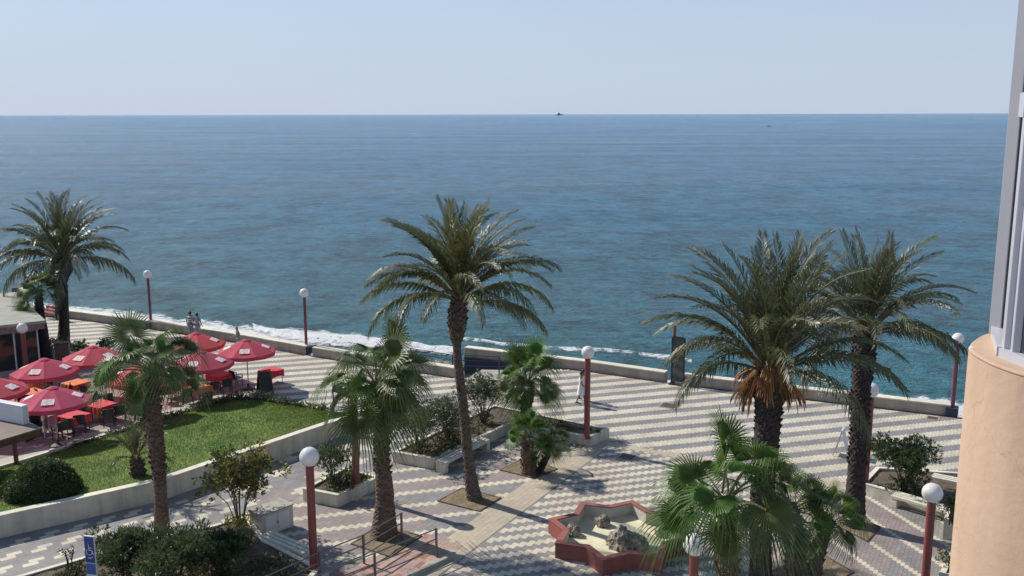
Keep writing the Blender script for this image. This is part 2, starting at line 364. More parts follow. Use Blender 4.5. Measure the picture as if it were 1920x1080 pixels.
foam_strip('surf_foam', [(1240, 722, 714), (1400, 738, 731), (1540, 752, 736), (1640, 762, 745), (1815, 783, 762), (1960, 806, 784)], foam_material('wall_foam', 0.42, 0.06, 2.0), z=0.04, peak=0.12)
foam_strip('wave_crest', [(860, 640, 636), (960, 652, 648), (1080, 662, 655), (1180, 668, 660), (1300, 684, 679)], foam_material('crest_foam', 0.62, 0.05, 0.9), z=0.03, peak=0.4)
# wet sand, running down under the water
bs = MB()
pxs = [-300, -60, 200, 350, 470, 560, 650, 740, 840, 960, 1100, 1400, 1820, 2200]
top = [G(x, interp([(-300, 575), (60, 585), (300, 617), (560, 664), (860, 698), (1100, 735), (1820, 800), (2200, 860)], x)[0], -2.6) for x in pxs]
bot = [G(x, interp([(-300, 560), (60, 571), (300, 598), (560, 640), (650, 652), (860, 668), (960, 680), (1100, 715), (1820, 788), (2200, 850)], x)[0], -3.35) for x in pxs]
for i in range(len(pxs) - 1):
    t0, t1 = top[i] + Vector((0, -12, .4)), top[i + 1] + Vector((0, -12, .4))
    bs.add([t0, t1, top[i + 1], top[i], bot[i + 1], bot[i]], [(0, 1, 2, 3), (3, 2, 4, 5)])
M['sand'] = mat('wet_sand', (0.15, 0.15, 0.155), 0.28, 0.2, 0.5, bump=0.5, bscale=4)
tag(bs.build('beach', M['sand']), kind='structure')
# a few beach stones at the foot of the steps
for k in range(16):
    x = 790 + k * 5 + random.uniform(-3, 3); p = G(x, interp([(780, 676), (880, 690)], x)[0] + random.uniform(-4, 3), -2.55)
    bm = bmesh.new(); bmesh.ops.create_icosphere(bm, subdivisions=1, radius=random.uniform(.16, .42))
    for v in bm.verts: v.co *= 1 + 0.35 * mnoise.noise(v.co * 3 + Vector((k, 0, 0))); v.co.z *= .6
    me = bpy.data.meshes.new('beach_stone'); bm.to_mesh(me); bm.free(); o = link('beach_stone', me, None, M['rock']); o.location = p
    tag(o, 'brown stone lying on the wet beach by the steps', 'stone', 'stones on the beach behind the sea wall')

# ------------------------------------------------------------------ ground
gb = MB()
right_base = [(1000, 684), (1100, 696), (1262, 720), (1450, 743), (1620, 763), (1800, 785), (2000, 812), (2250, 850)]
left_base = [(-330, 585), (-60, 588), (60, 587.5), (150, 598), (300, 618), (400, 634), (466, 645), (572, 665), (690, 684), (780, 697), (850, 708), (930, 717)]
LB = [G(x, y) for x, y in left_base]; RB = [G(x, y) for x, y in right_base]
# promenade continues to the right wall; stair well lies between the two walls
jog = G(870, 668); RB = [jog] + RB
edge_poly = LB + [G(960, 712), G(1005, 690)] + RB[2:]
edge_poly += [Vector((60, 20, 0)), Vector((60, -30, 0)), Vector((-70, -30, 0)), Vector((-70, 60, 0))]
gb.prism([(p.x, p.y) for p in edge_poly], -3.6, -0.004)
tag(gb.build('promenade_ground', M['joint']), kind='structure')

# ---- tiled paving: real slabs 0.4 x 0.2 m, sunk joints
def px(*pts): return [G(x, y) for x, y in pts]
bandA0, bandA1 = G(800, 1013), G(1120, 840)      # beige band running away from the camera
origin = G(1140, 838)                             # where the two bands meet
def uv(a, b): return origin + U * a + V * b
bandW = 1.15
BAND1 = [uv(0.6, 0.0), uv(0.6, -bandW), uv(-24, -bandW), uv(-24, 0)]
BAND2 = [uv(0.6, 0.0), uv(-0.0, 0.0), uv(-0.0, 26), uv(0.6, 26)]
BAND3 = [uv(0, 8.4), uv(0, 9.5), uv(-24, 9.5), uv(-24, 8.4)]
def lp(a): return (a.x, a.y)
lawn_base = [G(x, y) for x, y in [(-420, 1108), (0, 1007), (150, 973), (300, 938), (508, 864), (660, 810)]]
PATHLINE = [G(-500, 1240), G(120, 1075), G(400, 985), G(490, 960), G(565, 929), G(720, 868), G(745, 845), G(735, 800)]
WHOLE = [lp(p) for p in LB] + [lp(G(960, 712)), lp(G(1005, 690))] + [lp(p) for p in RB[2:]] + [(60, 14), (-45, 14), (-60, 60)]
R_PATH = [lp(p) for p in lawn_base] + [lp(G(700, 800)), lp(G(735, 830))] + [lp(p) for p in PATHLINE[::-1][1:]]
R_LAWN = [lp(p) for p in lawn_base] + [lp(G(622, 776)), lp(G(470, 747)), lp(G(430, 745)), lp(G(200, 815)), lp(G(40, 865)), lp(G(-420, 960))]
R_TERR = [lp(G(-420, 975)), lp(G(40, 872)), lp(G(200, 818)), lp(G(430, 748)), lp(G(462, 735)), lp(G(455, 712)), lp(G(395, 690)), lp(G(330, 668)), lp(G(160, 655)), lp(G(60, 668)), lp(G(-420, 700))]
STAR_S = [lp(uv(0, 0)), lp(uv(0, 8.4)), lp(uv(-24, 8.4)), lp(uv(-24, 0))]
RIGHT_S = [lp(uv(0, 9.5)), lp(uv(0, 40)), lp(uv(-24, 40)), lp(uv(-24, 9.5))]
LEFT_S = [lp(uv(0.6, -bandW)), lp(uv(0.6, -5.8)), lp(uv(3.2, -5.8)), lp(uv(3.2, -9.5)), lp(uv(-24, -40)), lp(uv(-24, -bandW))]
TREE_SQ = []
def tree_square(pts, name_label):
    poly = ccw([G(x, y) for x, y in pts]); TREE_SQ.append([lp(p) for p in poly]); return poly
sq5 = tree_square([(818, 940), (865, 915), (938, 934), (898, 960)], '')
sq7 = tree_square([(935, 882), (985, 858), (1045, 880), (1000, 898)], '')
sq4 = tree_square([(655, 1020), (715, 985), (790, 1005), (730, 1045)], '')
sq9 = tree_square([(1560, 985), (1590, 965), (1650, 990), (1625, 1018)], '')
sq11 = tree_square([(1440, 1075), (1530, 1035), (1600, 1075), (1500, 1125)], '')
RAMP_PX = [(560, 1100), (685, 1052), (755, 1010), (800, 1000), (868, 1022), (800, 1055), (725, 1110), (600, 1150)]
R_RAMP = [lp(G(x, y)) for x, y in RAMP_PX]

TL, TW = 0.42, 0.21
slabs = []       # (x, y, ang, colour index, len, wid)
def lay(region, ang, ufunc, excl, L=TL, W=TW, box=None, off=(0, 0)):
    rx = np.array([p[0] for p in region]); ry = np.array([p[1] for p in region])
    ca, sa = math.cos(ang), math.sin(ang)
    lu = rx * ca + ry * sa; lv = -rx * sa + ry * ca
    j0, j1 = int(lv.min() / W) - 1, int(lv.max() / W) + 1; k0, k1 = int(lu.min() / L) - 2, int(lu.max() / L) + 2
    J, K = np.meshgrid(np.arange(j0, j1 + 1), np.arange(k0, k1 + 1), indexing='ij'); J = J.ravel(); K = K.ravel()
    cx = (K + 0.5 * (J % 2) + 0.5) * L; cy = (J + 0.5) * W
    X = cx * ca - cy * sa; Y = cx * sa + cy * ca
    ok = pip(X, Y, region)
    for e in excl: ok &= ~pip(X, Y, e)
    # only where this lens or one beside it could see
    dist = np.hypot(X, Y); ok &= (np.abs(X) < 0.72 * Y + 6) & (Y > 15) & (dist < 95)
    X, Y, J, K = X[ok], Y[ok], J[ok], K[ok]
    s = (2 * K + (J % 2) - J) // 2; t = (2 * K + (J % 2) + J) // 2
    c = ufunc(s, t, X, Y, J, K)
    for i in range(len(X)): slabs.append((X[i], Y[i], ang, int(c[i]), L, W))
rs = np.random.RandomState(3)
def coh(X, Y, s): return np.sin(X * .41 + 1.3 * np.sin(Y * .23)) * np.sin(Y * .37 + 1.1 * np.sin(X * .31)) + .25 * (rs.rand(len(X)) - .5)
def wide(s, t, X, Y, J, K):          # two cream, two dark
    q = t % 6; c = np.where(q < 3, 0, 1); pk = (coh(X, Y, s) > .25) & (X < 8); return np.where((c == 1) & pk, 2, c)
def narrow(s, t, X, Y, J, K):        # one cream, one dark
    q = t % 2; c = np.where(q == 0, 0, 1); big = coh(X, Y, s) > .0
    return np.where((c == 1) & big, 2, c)
def thin(s, t, X, Y, J, K):          # one cream, three of grey and rose
    q = t % 4; zone = (t // 4) % 2
    pk = coh(X, Y, s) > np.where(zone == 0, -.35, .35); return np.where(q == 0, 0, np.where(pk, 2, 1))
def diag(s, t, X, Y, J, K):
    q = s % 6; zone = (s // 6) % 3
    pk = coh(X, Y, s) > np.where(zone == 0, -.35, .25); return np.where(q == 0, 0, np.where(pk, 2, 1))
def path(s, t, X, Y, J, K):
    near = (Y < 33.2)
    pair = ((J // 2) % 2 == 0) & ((K + (J // 4)) % 2 == 0) & (J % 4 < 2)
    dense = (t % 5 < 2) & (((s // 3) % 3) < 2)
    cream = np.where(near, pair, dense); pk = coh(X, Y, s) > .3
    return np.where(cream, 0, np.where(pk, 2, 1))
bands = [[lp(p) for p in b] for b in (BAND1, BAND2, BAND3)]
NOT = TREE_SQ + [R_RAMP]
lay(R_PATH, UANG - R(22), path, NOT, 0.46, 0.23)
lay(LEFT_S, UANG, thin, NOT + bands + [R_PATH, R_LAWN])
lay(STAR_S, UANG, narrow, NOT + bands)
lay(RIGHT_S, UANG, diag, NOT + bands, .27, .135)
lay(WHOLE, UANG, wide, NOT + bands + [R_PATH, R_LAWN, R_TERR, LEFT_S, STAR_S, RIGHT_S], .27, .135)
def beige(s, t, X, Y, J, K): return np.full(len(s), 3)
for b in bands: lay(b, UANG, beige, NOT, 0.4, 0.2)
def ramp(s, t, X, Y, J, K): return np.where(rs.rand(len(s)) < 0.25, 4, 5) 
lay(R_RAMP, UANG, ramp, TREE_SQ, 0.4, 0.2)
def terr(s, t, X, Y, J, K): return np.full(len(s), 6)
lay(R_TERR, UANG, terr, [], 0.6, 0.3)
S = np.array(slabs)
tile_mats = [M['cream'], M['grey'], M['pink'], M['beige'], M['redtile'], M['rosetile'], M['terr']]
def in_frame(x, y, z=0.0):
    v = Vector((x, y, z - CAMH)); f = Vector((0, math.cos(PIT), -math.sin(PIT))); u_ = Vector((0, math.sin(PIT), math.cos(PIT)))
    d = v.dot(f); 
    return (960 + F * x / d, 540 - F * v.dot(u_) / d, d)
XX, YY = S[:, 0], S[:, 1]
dd = YY * math.cos(PIT) + CAMH * math.sin(PIT)
pxx = 960 + F * XX / dd; pyy = 540 - F * (YY * math.sin(PIT) - CAMH * math.cos(PIT)) / dd
vis = (pxx > 0) & (pxx < 1800) & (pyy < 1075)
score = np.where(vis, dd, 1e9); order = np.argsort(score); single = set(order[:300].tolist())
def slab_geo(x, y, ang, L, W, zt, gap=0.003):
    ca, sa = np.cos(ang), np.sin(ang); a = L / 2 - gap / 2; b = W / 2 - gap / 2; c = 0.012
    out = []
    for (sx, sy, k, z) in ((-1, -1, 1, -0.006), (1, -1, 1, -0.006), (1, 1, 1, -0.006), (-1, 1, 1, -0.006), (-1, -1, 0, 0), (1, -1, 0, 0), (1, 1, 0, 0), (-1, 1, 0, 0)):
        lx = sx * (a - (0 if k else 0.002)); ly = sy * (b - (0 if k else 0.002))
        out.append((x + lx * ca - ly * sa, y + lx * sa + ly * ca, zt + z))
    return out
keep = np.array([i for i in range(len(S)) if i not in single])
zt = np.random.RandomState(5).uniform(0.0, 0.0025, len(keep)) + np.where(S[keep, 3] == 3, 0.004, 0)
g = slab_geo(S[keep, 0], S[keep, 1], S[keep, 2], S[keep, 4], S[keep, 5], zt)
VV = np.stack([np.stack([p[0], p[1], p[2] + 0 * p[0]], -1) for p in g], 1).reshape(-1, 3)
base = (np.arange(len(keep)) * 8)[:, None, None]
FQ = np.array([[4, 5, 6, 7], [0, 1, 5, 4], [1, 2, 6, 5], [2, 3, 7, 6], [3, 0, 4, 7]])[None]
FF = (base + FQ).reshape(-1, 4)
me = bpy.data.meshes.new('paving_slabs'); nf = len(FF)
me.vertices.add(len(VV)); me.vertices.foreach_set('co', VV.ravel().astype(np.float32))
me.loops.add(nf * 4); me.loops.foreach_set('vertex_index', FF.ravel().astype(np.int32))
me.polygons.add(nf); me.polygons.foreach_set('loop_start', np.arange(0, nf * 4, 4, dtype=np.int32)); me.polygons.foreach_set('loop_total', np.full(nf, 4, np.int32))
me.polygons.foreach_set('material_index', np.repeat(S[keep, 3].astype(np.int32), 5))
for m_ in tile_mats: me.materials.append(m_)
me.update(calc_edges=True); me.shade_flat()
plaza = bpy.data.objects.new('plaza_paving', None); COL.objects.link(plaza); tag(plaza, kind='structure')
tag(link('paving_slabs', me, plaza), kind='stuff')
slab_mesh = {}
for i in order[:300]:
    x, y, ang, c, L_, W_ = S[i]; key = (int(c), round(L_, 3))
    if key not in slab_mesh:
        mb = MB(); mb.add(slab_geo(0.0, 0.0, 0.0, L_, W_, 0.0), [(4, 5, 6, 7), (0, 1, 5, 4), (1, 2, 6, 5), (2, 3, 7, 6), (3, 0, 4, 7)])
        slab_mesh[key] = mb.mesh('paving_slab', tile_mats[int(c)])
    o = link('paving_slab', slab_mesh[key], plaza); o.location = (x, y, 0.002 + (0.004 if c == 3 else 0)); o.rotation_euler = (0, 0, ang)
print('slabs', len(S))

# ---- earth squares round the trees
def earth_square(poly, label):
    t = thing('tree_pit', label, 'tree pit', poly[0])
    loc = poly[0]; P_ = [(p.x - loc.x, p.y - loc.y) for p in poly]
    me = fill_mesh('earth', P_, 0, 0.2, lambda x, y: 0.02 + 0.05 * mnoise.noise(Vector((x * 2.2 + loc.x, y * 2.2, 0))))
    link('earth', me, t, M['earth'])
    mb = MB(); ring(mb, [Vector(p) for p in P_], inset(P_, 0.05), -0.01, 0.035)
    mb.build('steel_edging', M['drain'], t)
    return t
earth_square(sq5, 'bare earth square round the foot of the tall central date palm')
earth_square(sq7, 'bare earth square under the low double fan palm beside the planter')
earth_square(sq4, 'bare earth square at the fan palm beside the metal railings')
earth_square(sq9, 'bare earth square round the slim date palm at right')
earth_square(sq11, 'bare earth square under the two short fan palms at the bottom')

# ---- access covers
for pts, lab in [([(1238, 765), (1245, 756), (1268, 757), (1262, 768)], 'square iron access cover in the open promenade near the info panel'),
                 ([(1156, 858), (1170, 851), (1193, 856), (1180, 865)], 'brown square cover in the paving above the star fountain'),
                 ([(1072, 838), (1084, 834), (1096, 838), (1085, 842)], 'small brown cover beside the planter with the lamp'),
                 ([(1738, 787), (1744, 783), (1756, 784), (1752, 789)], 'small drain cover near the sea wall at far right')]:
    po = ccw([G(*p) for p in pts]); c = sum(po, Vector()) / 4; sx = (po[1] - po[0]).length * .5 + (po[3] - po[2]).length * .5; sy = (po[2] - po[1]).length * .5 + (po[0] - po[3]).length * .5
    t = thing('access_cover', lab, 'cover', c, UANG, 'covers set in the paving')
    s_ = max(.45, min(.9, (sx + sy) / 2))
    mb = MB(); h_ = s_ / 2; ring(mb, [Vector(p) for p in [(-h_ - .07, -h_ - .07), (h_ + .07, -h_ - .07), (h_ + .07, h_ + .07), (-h_ - .07, h_ + .07)]], [Vector(p) for p in [(-h_, -h_), (h_, -h_), (h_, h_), (-h_, h_)]], -.005, .018); mb.build('frame', M['concrete'], t)
    mb = MB(); mb.box((0, 0, .006), (s_ - .01, s_ - .01, .016))
    for k in range(5): mb.box((0, (k - 2) * s_ / 6, .017), (s_ * .8, .02, .006))
    mb.build('plate', M['drain'], t)

# ------------------------------------------------------------------ sea walls
def wall_run(pts, h, th, name, label, drop=0.0):
    t = thing(name, label, 'wall', pts[0]); o = pts[0]
    P_ = [Vector((p.x - o.x, p.y - o.y)) for p in pts]     # landward face; sea lies on the left of travel when going -x..+x
    back = inset(P_, th, closed=False); mb = MB(); ring(mb, P_, back, -3.5, h - .07, closed=False, zi=-3.5); mb.build('wall_body', M['seawall'], t, bevel=0.015)
    f1 = inset(P_, -0.03, closed=False); b1 = inset(P_, th + .03, closed=False); mb = MB(); ring(mb, f1, b1, h - .07, h, closed=False, zi=h - .07)
    mb.build('coping', M['coping'], t, bevel=0.015)
    f2 = inset(P_, -0.16, closed=False); mb = MB(); ring(mb, f2, inset(P_, -0.005, closed=False), -.02, .012, closed=False); mb.build('wall_foot_shadow', M['footshadow'], t)  # black strip painting the shadow line along the wall foot
    return t
def densify(pts, gaps):
    return pts
wall_run(LB[:8], 0.56, 0.42, 'sea_wall', 'beige sea wall along the promenade, stretch left of the lamp behind the umbrellas')
wall_run([LB[7] + (LB[8] - LB[7]).normalized() * .55] + LB[8:11], 0.56, 0.42, 'sea_wall', 'beige sea wall stretch between the lamp and the opening to the beach')
c1 = RB[3] - (RB[3] - RB[2]).normalized() * .5; 
wall_run(RB[:3] + [c1], 0.56, 0.42, 'sea_wall', 'beige sea wall stretch right of the beach steps up to the info panel')
c2 = RB[3] + (RB[4] - RB[3]).normalized() * .5; c3 = RB[6] - (RB[6] - RB[5]).normalized() * .45
wall_run([c2, RB[4], RB[5], c3], 0.56, 0.42, 'sea_wall', 'long beige sea wall stretch from the info panel to the rightmost wall lamp')
c4 = RB[6] + (RB[7] - RB[6]).normalized() * .45
wall_run([c4] + RB[7:], 0.56, 0.42, 'sea_wall', 'short end of the sea wall beyond the rightmost wall lamp')
# stair well to the beach
t = thing('beach_steps', 'sunken concrete steps and landing going down to the beach between the two sea walls', 'steps', G(880, 700))
o = G(880, 700); mb = MB()
A, B, C_, D_ = G(880, 711), G(960, 714), G(985, 695), G(902, 693)
mb.prism([lp(p - o) for p in (A, B, C_, D_)], -3.4, 0.01); mb.build('landing', M['concrete'], t, bevel=.01)
d = (A - B).normalized(); w = (D_ - A)
lw = MB(); l0, l1 = jog - o, RB[2] - o; nn = (l1 - l0).normalized(); nn = Vector((nn.y, -nn.x, 0)); lw.prism([lp(l0 + nn * .006), lp(l1 + nn * .006), lp(l1 + nn * .03), lp(l0 + nn * .03)], -3.4, -.03); lw.build('stairwell_shade', M['darkblue'], t)  # added dark panel standing in for the shade inside the stair well
for k in range(12):
    st = MB(); a = A + d * (0.32 * k + .02); st.prism([lp(p - o) for p in (a, a + d * .32, a + d * .32 + w, a + w)], -3.4, -0.17 * (k + 1)); st.build('step', M['concrete'], t, bevel=.01)
mb = MB(); rl = [G(770, 688) - o, G(848, 701) - o, G(935, 705) - o, G(1000, 692) - o]
for p in rl: mb.tube([p + Vector((0, 0, -.3)), p + Vector((0, 0, 1.1))], .04, 8)
for h in (.5, .8, 1.08): mb.tube([p + Vector((0, 0, h)) for p in rl], .02, 6)
mb.build('handrail', M['darkblue'], t)

# ------------------------------------------------------------------ low lawn wall and lawn
LWH = 0.80
lb = lawn_base; o = lb[1]; t = thing('lawn_wall', 'long low cream wall holding the lawn above the path at lower left', 'wall', o)
P_ = [Vector((p.x - o.x, p.y - o.y)) for p in lb]
mb = MB(); ring(mb, P_, inset(P_, .28, closed=False), -.02, LWH - .04, closed=False, zi=-.02); mb.build('wall_body', M['white'], t, bevel=.01)
mb = MB(); ring(mb, inset(P_, -.012, closed=False), inset(P_, .30, closed=False), LWH - .04, LWH, closed=False); mb.build('coping', M['coping'], t, bevel=.012)
lw_back = [Vector((p.x + o.x, p.y + o.y, 0)) for p in inset(P_, .26, closed=False)]
back_px = [(-420, 960), (-100, 905), (40, 866), (130, 838), (200, 817), (320, 780), (430, 747), (475, 748), (560, 762), (624, 777)]
lawn_back = [G(x, y, .06) for x, y in back_px]
# lawn surface: lofted from the wall top down to the terrace edge
def along(poly, t):
    Ls = [0]; 
    for a, b in zip(poly, poly[1:]): Ls.append(Ls[-1] + (b - a).length)
    d = t * Ls[-1]
    for i in range(len(poly) - 1):
        if d <= Ls[i + 1] + 1e-6: k = (d - Ls[i]) / max(1e-6, Ls[i + 1] - Ls[i]); return poly[i].lerp(poly[i + 1], k)
    return poly[-1].copy()
NU, NV = 90, 26; vs = []; fs = []
def lawn_pt(u, v):
    a = along(lw_back, u); b = along(lawn_back, u); p = a.lerp(b, v)
    z = (LWH - .1) * (1 - v) ** 0.9 + .05 * v + 0.10 * math.sin(PI * v) + 0.04 * mnoise.noise(Vector((p.x * .5, p.y * .5, 1)))
    return Vector((p.x, p.y, z))
for i in range(NU + 1):
    for j in range(NV + 1): vs.append(tuple(lawn_pt(i / NU, j / NV)))
for i in range(NU):
    for j in range(NV): a = i * (NV + 1) + j; fs.append((a, a + NV + 1, a + NV + 2, a + 1))
me = bpy.data.meshes.new('lawn'); me.from_pydata(vs, [], fs); me.polygons.foreach_set('use_smooth', [True] * len(fs))
M['lawn'] = mat('lawn_turf', (0.050, 0.135, 0.010), 0.9, 0.35, 0.7, bump=1.0, bscale=12, col2=(0.105, 0.15, 0.025), fac_lo=.3, fac_hi=.7)
tag(link('lawn', me, None, M['lawn']), kind='structure')
def blades(n, sampler, hmin, hmax, wdt, name, material, parent=None, lean=.5):
    vs = np.zeros((n * 3, 3)); rr = np.random.RandomState(n)
    for i in range(n):
        p = sampler(rr); a = rr.rand() * 2 * PI; h = rr.uniform(hmin, hmax); l = rr.uniform(-lean, lean, 2) * h
        vs[3 * i] = (p[0] - wdt * math.cos(a), p[1] - wdt * math.sin(a), p[2] - .01); vs[3 * i + 1] = (p[0] + wdt * math.cos(a), p[1] + wdt * math.sin(a), p[2] - .01); vs[3 * i + 2] = (p[0] + l[0], p[1] + l[1], p[2] + h)
    me = bpy.data.meshes.new(name); me.from_pydata(vs.tolist(), [], [(3 * i, 3 * i + 1, 3 * i + 2) for i in range(n)])
    return tag(link(name, me, parent, material), kind='stuff')
M['grass'] = mat('grass_blades', (0.060, 0.165, 0.010), 0.7, 0.3, 0.35, island=0.25, trans=0.3, col2=(0.155, 0.17, 0.035), coords='Object')
def lawn_s(rr):
    while True:
        u, v = rr.rand(), rr.rand() ** 0.9; p = lawn_pt(u, v)
        if p.x > -32: return p
blades(60000, lawn_s, .04, .10, .012, 'grass', M['grass'])
# low edging stones along the lawn's back
kb = MB(); t = thing('lawn_kerb', 'thin pale kerb between the lawn and the umbrella terrace', 'kerb', lawn_back[2]); o = lawn_back[2]
P_ = [Vector((p.x - o.x, p.y - o.y)) for p in lawn_back[::-1]]
ring(kb, P_, inset(P_, -.14, closed=False)[:], -.02, .12, closed=False); kb.build('kerb_stone', M['coping'], t)
# pale pavement strip between the red terrace and the kerb
st = MB(); a = [G(x, y) for x, y in back_px[1:8]]; b = [p + Vector((-.42, 1.25, 0)) for p in a]
for i in range(len(a) - 1): st.add([a[i] + Vector((0, 0, .009)), a[i + 1] + Vector((0, 0, .009)), b[i + 1] + Vector((0, 0, .009)), b[i] + Vector((0, 0, .009))], [(0, 1, 2, 3)])
tag(st.build('terrace_border_strip', mat('pale_strip', (.40, .40, .34), .8, .1, 2)), kind='structure')
# ------------------------------------------------------------------ palms
M['frond'] = mat('date_frond', (0.070, 0.090, 0.036), 0.42, 0.25, 1.2, rnd=0.22, trans=0.22, col2=(0.10, 0.105, 0.05), spec=.5)
M['frond_olive'] = mat('date_frond_olive', (0.085, 0.098, 0.032), 0.45, 0.25, 1.2, rnd=0.22, trans=0.25, col2=(0.125, 0.13, 0.045))
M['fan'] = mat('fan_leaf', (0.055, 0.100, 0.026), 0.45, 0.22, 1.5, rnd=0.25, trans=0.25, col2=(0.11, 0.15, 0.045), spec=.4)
M['fan_vivid'] = mat('fan_leaf_vivid', (0.075, 0.15, 0.022), 0.45, 0.22, 1.5, rnd=0.2, trans=0.3, spec=.35)  # brighter green variant of the fan leaf, commoner on upper fronds
M['petiole'] = mat('petiole', (0.13, 0.12, 0.05), 0.5, 0.2, 3)
M['orange'] = mat('orange_dead_frond', (0.27, 0.085, 0.022), 0.7, 0.45, 3.0, rnd=0.45, trans=.1, col2=(0.26, .12, .04))
M['brown'] = mat('brown_dead_frond', (0.15, 0.085, 0.04), 0.8, 0.35, 3.0, rnd=0.25)
M['bark'] = mat('palm_bark', (0.105, 0.078, 0.062), 0.92, 0.4, 5.0, bump=1.0, bscale=22, stretch=(1, 1, 2.2), col2=(0.14, 0.11, 0.085))
M['bark_red'] = mat('palm_bark_reddish', (0.135, 0.080, 0.055), 0.92, 0.4, 5.0, bump=1.0, bscale=22, stretch=(1, 1, 2.2), col2=(0.17, 0.115, 0.085))
M['bark_dark'] = mat('palm_bark_dark', (0.050, 0.038, 0.036), 0.92, 0.4, 5.0, bump=1.0, bscale=22, stretch=(1, 1, 2.2))

def frond_mesh(name, e0, e1, mats, n=64, L=1.0, llen=0.17, bare=0.14, curl=0.0, vee=30, wd=0.0085, seed=0, droop=0.35, gravity=0.0):
    """feather frond of unit length along +X; elevation runs from e0 to e1 degrees"""
    rr = random.Random(seed); st = 22; pts = [Vector((0, 0, 0))]; tan = []
    for i in range(st):
        s = (i + .5) / st; e = R(e0 + (e1 - e0) * s ** 1.5); a = R(curl * s * s)
        d = Vector((math.cos(e) * math.cos(a), math.cos(e) * math.sin(a), math.sin(e))); pts.append(pts[-1] + d * (L / st)); tan.append(d)
    tan.append(tan[-1]); mb = MB()
    mb.tube(pts, [0.012 * (1 - .85 * i / st) * L for i in range(st + 1)], 4, mi=1, cap=False)
    def at(s):
        q = s * st; i = min(st - 1, int(q)); k = q - i; return pts[i].lerp(pts[i + 1], k), tan[i].lerp(tan[min(st, i + 1)], k).normalized()
    for k in range(n):
        s = bare + (1 - bare) * (k + rr.uniform(-.25, .25)) / n; s = min(.995, max(bare, s)); p, tg = at(s)
        side0 = tg.cross(Vector((0, 0, 1)))
        side0 = side0.normalized() if side0.length > .05 else Vector((0, 1, 0)); up = side0.cross(tg).normalized()
        prof = min(1, (s - bare) / .22 + .35) * (1 - 0.62 * max(0, (s - .45) / .55) ** 1.6)
        for sg in (-1, 1):
            ll = llen * L * prof * rr.uniform(.85, 1.1); sw = R(rr.uniform(40, 54) - 18 * s); v_ = R(vee + rr.uniform(-16, 16))
            dr = (side0 * sg * math.cos(v_) + up * math.sin(v_)) * math.sin(sw) + tg * math.cos(sw); dr.normalize()
            mid = p + dr * ll * .5; tip = p + dr * ll + Vector((0, 0, -droop * ll)); w = tg * wd * L
            mb.add([p, mid - w * 1.0, tip, mid + w * 1.0], [(0, 1, 2, 3)], 0)
    return mb.mesh(name, mats)
FR = {}
def frond_set(key, mats, llen=.17, n=64, wd=.0085, curls=(0, 14, -14)):
    out = []
    for lv, (e0, e1) in enumerate([(84, 58), (72, 22), (60, -10), (46, -38), (30, -58), (8, -72)]):
        for c, cu in enumerate(curls):
            out.append((lv, frond_mesh('date_frond', e0 + (c - 1) * 4, e1 + (c - 1) * 9, mats, seed=lv * 10 + c, curl=cu * 1.6, llen=llen, n=n, wd=wd, vee=[20, 28, 30, 24, 10, -10][lv], droop=[.05, .15, .25, .4, .6, .8][lv])))
    FR[key] = out
frond_set('near', [M['frond'], M['petiole']])
frond_set('olive', [M['frond_olive'], M['petiole']])
frond_set('far', [M['frond'], M['petiole']], n=40, wd=.012)

def trunk_mesh(pts, rs, mats, seed=0, boots=(0.55, 1.0), bootn=120, bootl=.13, n=14, rings=True):
    """palm trunk through pts with radii rs; stubs of cut leaves on the stretch 'boots'"""
    rr = random.Random(seed); mb = MB(); P_ = []; Rr = []; K = 70
    Ls = [0]
    for a, b in zip(pts, pts[1:]): Ls.append(Ls[-1] + (b - a).length)
    def at(t):
        d = t * Ls[-1]
        for i in range(len(pts) - 1):
            if d <= Ls[i + 1] + 1e-6:
                k = (d - Ls[i]) / (Ls[i + 1] - Ls[i]); ks = k
                p0 = pts[max(0, i - 1)]; p1 = pts[i]; p2 = pts[i + 1]; p3 = pts[min(len(pts) - 1, i + 2)]
                p = 0.5 * ((2 * p1) + (p2 - p0) * k + (2 * p0 - 5 * p1 + 4 * p2 - p3) * k * k + (3 * p1 - p0 - 3 * p2 + p3) * k ** 3)
                kk = k * k * (3 - 2 * k); return p, rs[i] * (1 - kk) + rs[i + 1] * kk
        return pts[-1], rs[-1]
    vs = []; fs = []
    for i in range(K + 1):
        t = i / K; p, r = at(t)
        for k in range(n):
            an = 2 * PI * k / n + .25 * i
            q = r * (1 + (0.05 if (i % 2) and rings else 0) + .09 * mnoise.noise(Vector((math.cos(an) * 1.6, math.sin(an) * 1.6, t * 22 + seed))))
            vs.append(p + Vector((math.cos(an) * q, math.sin(an) * q, 0)))
    for i in range(K):
        for k in range(n): k2 = (k + 1) % n; fs.append((i * n + k, i * n + k2, (i + 1) * n + k2, (i + 1) * n + k))
    fs.append(tuple(K * n + k for k in range(n)))
    mb.add(vs, fs)
    for j in range(bootn):
        t = boots[0] + (boots[1] - boots[0]) * (j + .5) / bootn; p, r = at(min(1, t)); an = j * 2.39996; d = Vector((math.cos(an), math.sin(an), 0)); s = Vector((-d.y, d.x, 0))
        l = bootl * rr.uniform(.5, 1.3); w = .055 * rr.uniform(.8, 1.3) * (r / .25) ** .5; z = Vector((0, 0, 1))
        b = p + d * r * .9
        mb.add([b - s * w, b + s * w, b + z * .16, b + d * (l * .75) - s * w * .6 + z * l * 1.0, b + d * (l * .75) + s * w * .6 + z * l * 1.0, b + d * l * .5 + z * l * 1.2], [(0, 1, 4, 3), (1, 2, 5, 4), (2, 0, 3, 5), (3, 4, 5)])
    return mb.mesh('palm_trunk', mats)

